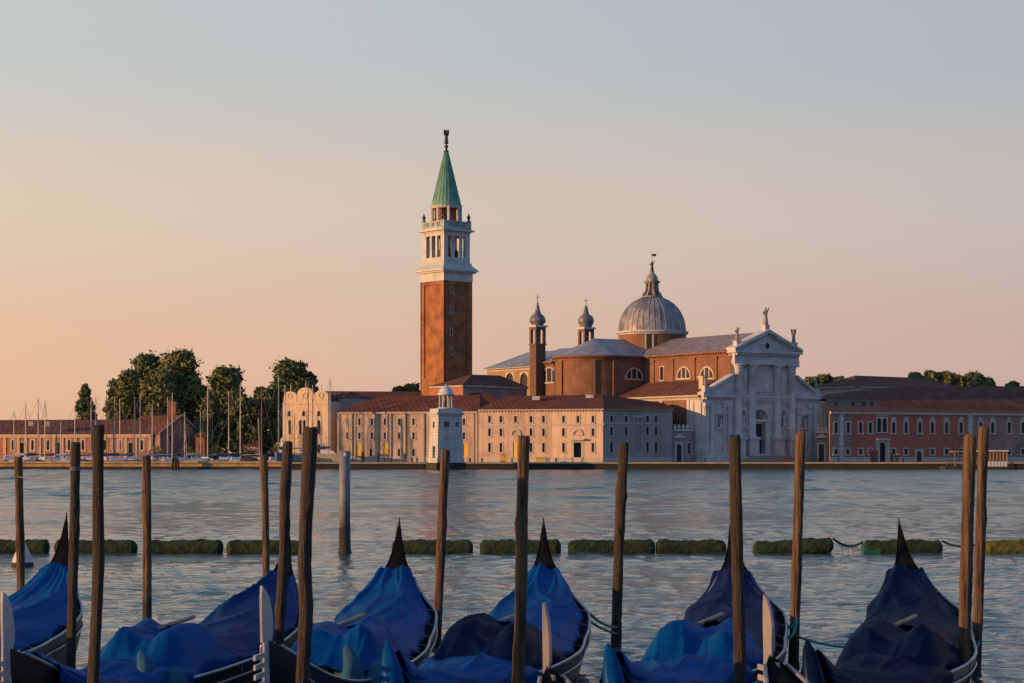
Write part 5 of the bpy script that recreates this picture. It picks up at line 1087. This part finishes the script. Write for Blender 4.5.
def gondola(stern, bow, bulge, label, cover, heap, fore=None, ferro=True, steelm=None, pe=1.8, sh=2.0, fin=None, fs=1.0, aft=(.066,.56), hz=.92, seats=None, oar=True, seed=0, group='gondolas moored side by side'):
    s0, b0 = Vector(stern), Vector(bow); D = b0-s0; Ln = D.length; u = D/Ln; g = random.Random(seed)
    nr = Vector((-u.y, u.x))            # to the left of travel (stern->bow)
    if nr.x < 0: nr = -nr               # nr points to +X (picture right)
    t = thing('gondola', label, 'gondola', ((s0.x+b0.x)/2,(s0.y+b0.y)/2,0), group)
    def cen_(q): return Vector((s0.x+D.x*max(q,0)**pe, s0.y+D.y*q))+nr*bulge*4*q*(1-q)
    def hw(q): return .70*max(0, math.sin(math.pi*min(1,max(0,q))**.92))**.62*(1-.25*max(0,q-.6))*(.55+.45*min(1, q/.17))*(.42+.58*min(1,q/.07)**1.2)*(1+.22*max(0,1-abs(q-.19)/.14)) + .008
    def rim(q):
        z = .46
        if q < .45: k = (.45-q)/.45; z += (sh-.46)*(.55*k**2+.45*k**9)
        bz = 1.15 if ferro else .72
        if q > .72: k = (q-.72)/.28; z += (bz-.46)*k**2.3
        return z
    def keel(q):
        z = -.22
        if q < .2: k = (.2-q)/.2; z += (rim(q)-.03+.22)*k**2.6*(1 if q < .001 else .93)
        if q > .82: k = (q-.82)/.18; z += (rim(q)-.1+.22)*k**2.4*.9
        return min(z, rim(q)-.02)
    def W_(q, v, z): c = cen_(q)+nr*v; return (c.x,c.y,z)
    NQ = 64; rows = []; rr = []; rl = []
    for i in range(NQ+1):
        q = (i/NQ)**1.0; q = q if q > .2 else .2*(q/.2)**1.25
        w_ = hw(q); zr = rim(q); zk = keel(q)
        rows.append([W_(q,-w_,zr), W_(q,-w_*.97,zr-(zr-zk)*.3), W_(q,-w_*.8,zr-(zr-zk)*.72), W_(q,-w_*.5,zk), W_(q,w_*.5,zk), W_(q,w_*.8,zr-(zr-zk)*.72), W_(q,w_*.97,zr-(zr-zk)*.3), W_(q,w_,zr)])
        rr.append(W_(q,w_,zr)); rl.append(W_(q,-w_,zr))
    mb = MB(); mb.grid(rows); hull = mb.build('hull', hullM, t, True)
    # inner deck
    mb = MB(); dk = []
    for i in range(NQ+1):
        q = i/NQ; q = q if q > .2 else .2*(q/.2)**1.25; w_ = hw(q)*.97; zr = rim(q)-.02; cz = zr+(.06 if q < .3 or q > .72 else -.28)
        dk.append([W_(q,-w_,zr), W_(q,-w_*.85,zr-(0 if q < .3 or q > .72 else .25)), W_(q,0,cz), W_(q,w_*.85,zr-(0 if q < .3 or q > .72 else .25)), W_(q,w_,zr)])
    mb.grid(dk); mb.build('deck', mat('black_deck', (.008,.008,.010), .85, spec=.05), t, True)
    for pts, sg in ((rr,1),(rl,-1)):
        mb = MB(); p2 = [(p[0],p[1],p[2]+.012) for p in (pts[6:-1] if ferro else pts[6:52])]; mb.tube(p2, .021, 6); mb.build('gunwale', railM, t, True)
        mb = MB(); p2 = []
        for i in range(10, NQ-3):
            q = i/NQ; zr = rim(q); zk = keel(q); p2.append(W_(q, sg*(hw(q)*.985+.012), zr-(zr-zk)*.2))
        mb.tube(p2, .016, 5); mb.build('rubbing_strake', railM, t, True)
    # covers
    ph = [g.uniform(0,6.28) for _ in range(8)]
    fd = [(g.uniform(-.9,.9), g.choice((-1,1))*g.uniform(.9,2.6), g.uniform(0,6.28), g.uniform(.6,1.3)) for _ in range(5)]+[(g.uniform(.8,1.6), g.uniform(-1.5,1.5), g.uniform(0,6.28), .5)]
    def folds(x, v):
        t_ = 0
        for a_, b_, p_, k_ in fd:
            r_ = 1-abs(math.sin(a_*x+b_*v+p_+.35*math.sin(2.1*x+1.7*v+p_))); t_ += k_*r_**6
        return t_*.55+.5*math.sin(x*2.2+v*3+ph[3])
    def drape(name, q0, q1, hump, m, over=.06, drop=.15, nq=110, nv=60, wr=.018, ends=True, par=t, wid=1.0, asym=False):
        rows = []
        for i in range(nq+1):
            q = q0+(q1-q0)*i/nq; w_ = hw(q)*wid+over; row = []
            for j in range(nv+1):
                v = -1+2*j/nv; av = abs(v); e = 1.28
                vv = v*e
                if asym and vv > 0: vv = min(vv, 1.06); w_ = hw(q)*(.97-.15*min(1,max(0,(q-.06)/.12)))
                else: w_ = hw(q)*wid+over
                if abs(vv) <= 1: off_ = vv*w_; z = rim(q)+.03+hump(q, vv)
                else: off_ = math.copysign(w_+.02*math.sin(q*60+ph[0]), vv); z = rim(q)+.03-(abs(vv)-1)/(e-1)*(drop*(1+.35*math.sin(q*26+ph[1]+v)))
                f1_ = q*Ln
                wz = wr*2.6*folds(f1_*1.15, v*1.8)
                if abs(vv) > 1: wz *= .3; off_ += math.copysign(wz, vv)
                row.append(W_(q, off_, z+wz*(1 if abs(vv)<.95 else .4)))
            rows.append(row)
        mb = MB(); mb.grid(rows)
        return mb.build(name, m, par, True, solid=.008)
    aq0, aq1 = aft
    if cover and heap:
        mb = MB()
        for k in range(7):
            q = aq0+.05+(aq1-aq0-.08)*k/6; w_ = hw(q)
            mb.tube([W_(q, w_*.80, rim(q)+.05), W_(q+.004, w_*.93, rim(q)+.035), W_(q+.006, w_+.015, rim(q)+.01), W_(q+.006, w_+.02, rim(q)-.08)], .007, 5)
        tie_mb = mb
    def hump_a(q, v): k = (q-aq0)/(aq1-aq0); return (.05+.20*min(1,k*1.6))*(1-abs(v)**1.7)+ (hz-.62)*max(0,k-.75)/.25*(1-abs(v)**3)*.6
    drape('aft_cover', aq0, aq1, hump_a, cover, wr=.022, asym=True)
    if heap: tie_mb.build('tie_cords', greyR, t)
    if heap:
        h0, h1 = .50, .70
        def hump_h(q, v):
            k = (q-h0)/(h1-h0); env = max(0, min(1, k*3.2, (1-k)*3.6)); env = env*env*(3-2*env)
            two = math.exp(-((v+.48)/.38)**2)+math.exp(-((v-.44)/.36)**2)
            return (hz-.48)*env*(.50*(1-abs(v)**4)+.50*min(1,two))*(1+.08*math.sin(k*9+v*4+ph[7]))+.04
        drape('seat_cover', h0, h1, hump_h, heap, asym=True, over=.07, drop=.24, nq=80, nv=70, wr=.026)
    if fore:
        def hump_f(q, v): return .10*(1-abs(v)**2)+.10*math.exp(-((q-.74)/.04)**2)
        drape('fore_cover', .69, .95 if ferro else .985, hump_f, fore, wr=.020, nq=60)
    def wing(par, name, m, p, hgt, w0, d0, lean, rot=0, base=0):
        mb = MB(); rows = []
        for i in range(15):
            k = i/14; z = p[2]+hgt*k; wd = w0*(1-k**1.8)**.8*(1-.35*math.sin(k*math.pi))+.012; dp = d0*(1-k**2)+.02; cx_ = lean*(k**2)+.04*math.sin(k*3); row = []
            for j in range(17):
                a = 2*math.pi*(j%16)/16; rq = 1+.09*math.sin(3*a+k*4)+.05*math.sin(5*a-k*6); x_, y_ = wd*rq*math.cos(a)+cx_, dp*rq*math.sin(a)
                row.append((p[0]+x_*math.cos(rot)-y_*math.sin(rot), p[1]+x_*math.sin(rot)+y_*math.cos(rot), z))
            rows.append(row)
        mb.grid(rows); mb.face(*rows[-1][:-1]); return mb.build(name, m, par, True)
    if seats:
        m, off_ = seats
        wing(t, 'wrapped_chair', m, W_(.755, off_, .42), .44, .18, .15, -.05)
        wing(t, 'wrapped_cushion', m, W_(.742, off_+.24, .40), .28, .22, .17, .06)
    if fin:      # cloth hood standing over the forward fitting
        m, hgt = fin; p = W_(.995, 0, -.1); wing(t, 'prow_hood', m, p, hgt+.1, .24, .26, -.05)
        rows = []
        for i in range(19):
            k = i/18; q = .985-.15*k; z = max(rim(q), .5)+.06+(.26*(1-k)**3)+.05*math.sin(k*7); row = [W_(q, v*(.13+hw(q)*1.0*min(1,k*1.3+.25)), z-.26*abs(v)**2.5*(1-.4*k)+.025*math.sin(v*7+k*8)) for v in [-1+j/9 for j in range(19)]]; rows.append(row)
        mb = MB(); mb.grid(rows); mb.build('loose_cloth', m, t, True, solid=.008)
    if oar:
        mb = MB(); p = Vector(W_(.575,-.20,hz-.01)); e = Vector(W_(.50,.00,hz+.07)); mb.tube([p, p.lerp(e,.5)+Vector((0,0,.0)), e], [.034,.030,.026], 8); mb.build('oar_shaft', woodO, t, True)
    if seats or fin:
        mb = MB(); q = .675
        for v in (-.30, .12): p = W_(q, v, .30); mb.box(p[0], p[1], p[2], .34, .05, .26, math.atan2(nr.y, nr.x))
        mb.build('seat_panel', mat('panel_blue', (.10,.16,.20), .5), t)
    # ferro
    if ferro:
        P = cen_(1.0); ud = (cen_(1)-cen_(.985)).normalized(); f = Fr((P.x,P.y),(P.x+ud.x,P.y+ud.y)); mb = MB()
        S_ = 1.0; T0 = 1.70
        blade = [(.15,T0),(.165,T0-.12),(.16,T0-.30),(.15,T0-.46),(.145,T0-.56),(.06,T0-.56),(-.06,T0-.585),(-.105,T0-.50),(-.11,T0-.40),(-.085,T0-.28),(-.03,T0-.15),(.06,T0-.05)]
        blade = [(a*fs,z) for a, z in blade]
        f.prism(mb, blade[::-1], -.012, .012)
        f.prism(mb, [(-.05,T0-.54),(.15,T0-.54),(.145,T0-1.2),(.10,T0-1.35),(.02,T0-1.40),(-.04,T0-1.2)][::-1], -.011, .011)
        for k in range(6): z = T0-.66-.095*k; f.prism(mb, [(.14,z),((.31-.006*k)*fs,z),((.315-.006*k)*fs,z-.05),(.14,z-.05)][::-1], -.012, .012)
        f.prism(mb, [(-.24,T0-.60),(-.04,T0-.60),(-.04,T0-.67),(-.24,T0-.67)], -.012, .012)
        f.prism(mb, [(.02,T0-1.40),(.10,T0-1.35),(-.1,T0-1.62),(-.6,T0-1.85),(-.6,T0-1.9),(-.15,T0-1.70)], -.012, .012)
        mb.build('prow_iron', steelm or steel, t)
    # tail tip iron
    mb = MB(); mb.tube([W_(.0,0,rim(0)+.03), W_(.002,0,rim(.002)), W_(.006,0,rim(.006)-.0)], [.006,.014,.018], 6); mb.build('tail_cap', bronze, t, True)
    # green band ropes hooks
    return W_, rim, hw
g1 = gondola((-6.68,30),( -8.6,19.4), .25, 'bright blue covered gondola at the left edge, only its tail half in view', tB, tB, tB, sh=2.08, seed=1)
g2 = gondola((-3.34,30),(-4.78,19.0), -.15, 'gondola with long dark blue aft cover and steel prow at the left edge', tD, tB, tB, sh=1.82, seats=(tT,.34), seed=2)
g3 = gondola((-1.69,30),(-2.42,19.8), .0, 'bright blue gondola left of centre with full steel prow beside the leaning posts', tB, tB, None, seats=(tT,.28), seed=3, fs=1.5, pe=2.2)
g4 = gondola((.47,30),(-1.22,19.9), .08, 'gondola at centre with bright blue tail cover and dark navy heap amidships', tB, tN, tB, ferro=False, fin=(tB,1.12), seed=4, hz=.92)
g5 = gondola((3.28,30),(.98,19.9), .0, 'gondola with violet navy tail cover and shiny bright blue seat cover', tP, tB, tB, ferro=False, fin=(tB,1.10), seed=5, hz=.92)
g6 = gondola((5.80,30),(2.96,19.9), .05, 'rightmost gondola wholly under dark navy canvas', tN, tN, tN, ferro=False, fin=(tN,1.14), seed=6, hz=.90)
gondola((1.7,7.6),(.31,17.3), -.1, 'nearer gondola showing only its slim steel prow at centre', tN, None, None, sh=1.5, oar=False, steelm=mat('shade_steel', (.19,.19,.20), .5, (.12,.12,.13), 3), seed=7, group='nearer gondolas seen only by their prows')  # prow steel darkened in its colour to stand for missing sun
gondola((3.8,8.0),(2.36,18.3), -.08, 'nearer gondola showing only its steel prow right of the dark post', tN, None, None, sh=1.5, oar=False, steelm=mat('half_shade_steel', (.26,.26,.27), .5, (.17,.17,.18), 3), seed=8, group='nearer gondolas seen only by their prows')  # steel toned down less here, shade again put into the colour
# mooring ropes from gunwale to post
def rope2(g, q, post, zp_, lb, side=1, sag=.12, dz=0):
    W_, rim, hw = g; p = W_(q, side*hw(q), rim(q)+.02+dz); sagrope(p, post, sag, .019, teakR, 'mooring_rope', lb, group='green mooring ropes')
P9 = (PX(437,31),30.95,.3); P11 = (PX(616,30.5),30.4,.35); P13 = (PX(796,27.4),27.3,.75); P15 = (PX(977,27.2),27.1,.45)
rope2(g3,.16,P9,.3,'upper green rope from the bright blue gondola to the leaning post left of centre',dz=0); rope2(g3,.21,(P9[0],P9[1],.2),.3,'lower green rope from the bright blue gondola to the leaning post left of centre')
rope2(g4,.19,P11,.3,'upper green rope from the centre gondola to the post on its right',sag=.05); rope2(g4,.23,(P11[0],P11[1],.25),.3,'lower green rope from the centre gondola to the post on its right',sag=.02)
rope2(g5,.24,P13,.3,'upper green rope from the violet-covered gondola to the post on its right',sag=.1); rope2(g5,.30,(P13[0],P13[1],.7),.3,'lower green rope from the violet-covered gondola to the post on its right',sag=.12)
rope2(g6,.3,P15,.3,'green rope from the navy gondola to the pair of close posts',sag=.12); rope2(g6,.42,(P13[0],P13[1],.5),.3,'green rope from the navy gondola to the post on its left',side=-1,sag=.05)
rope2(g1,.26,(PX(72,25.5),25.5,.4),.3,'dull rope looping from the left edge gondola to the corded post',sag=.05)
scene.render.engine = 'CYCLES'
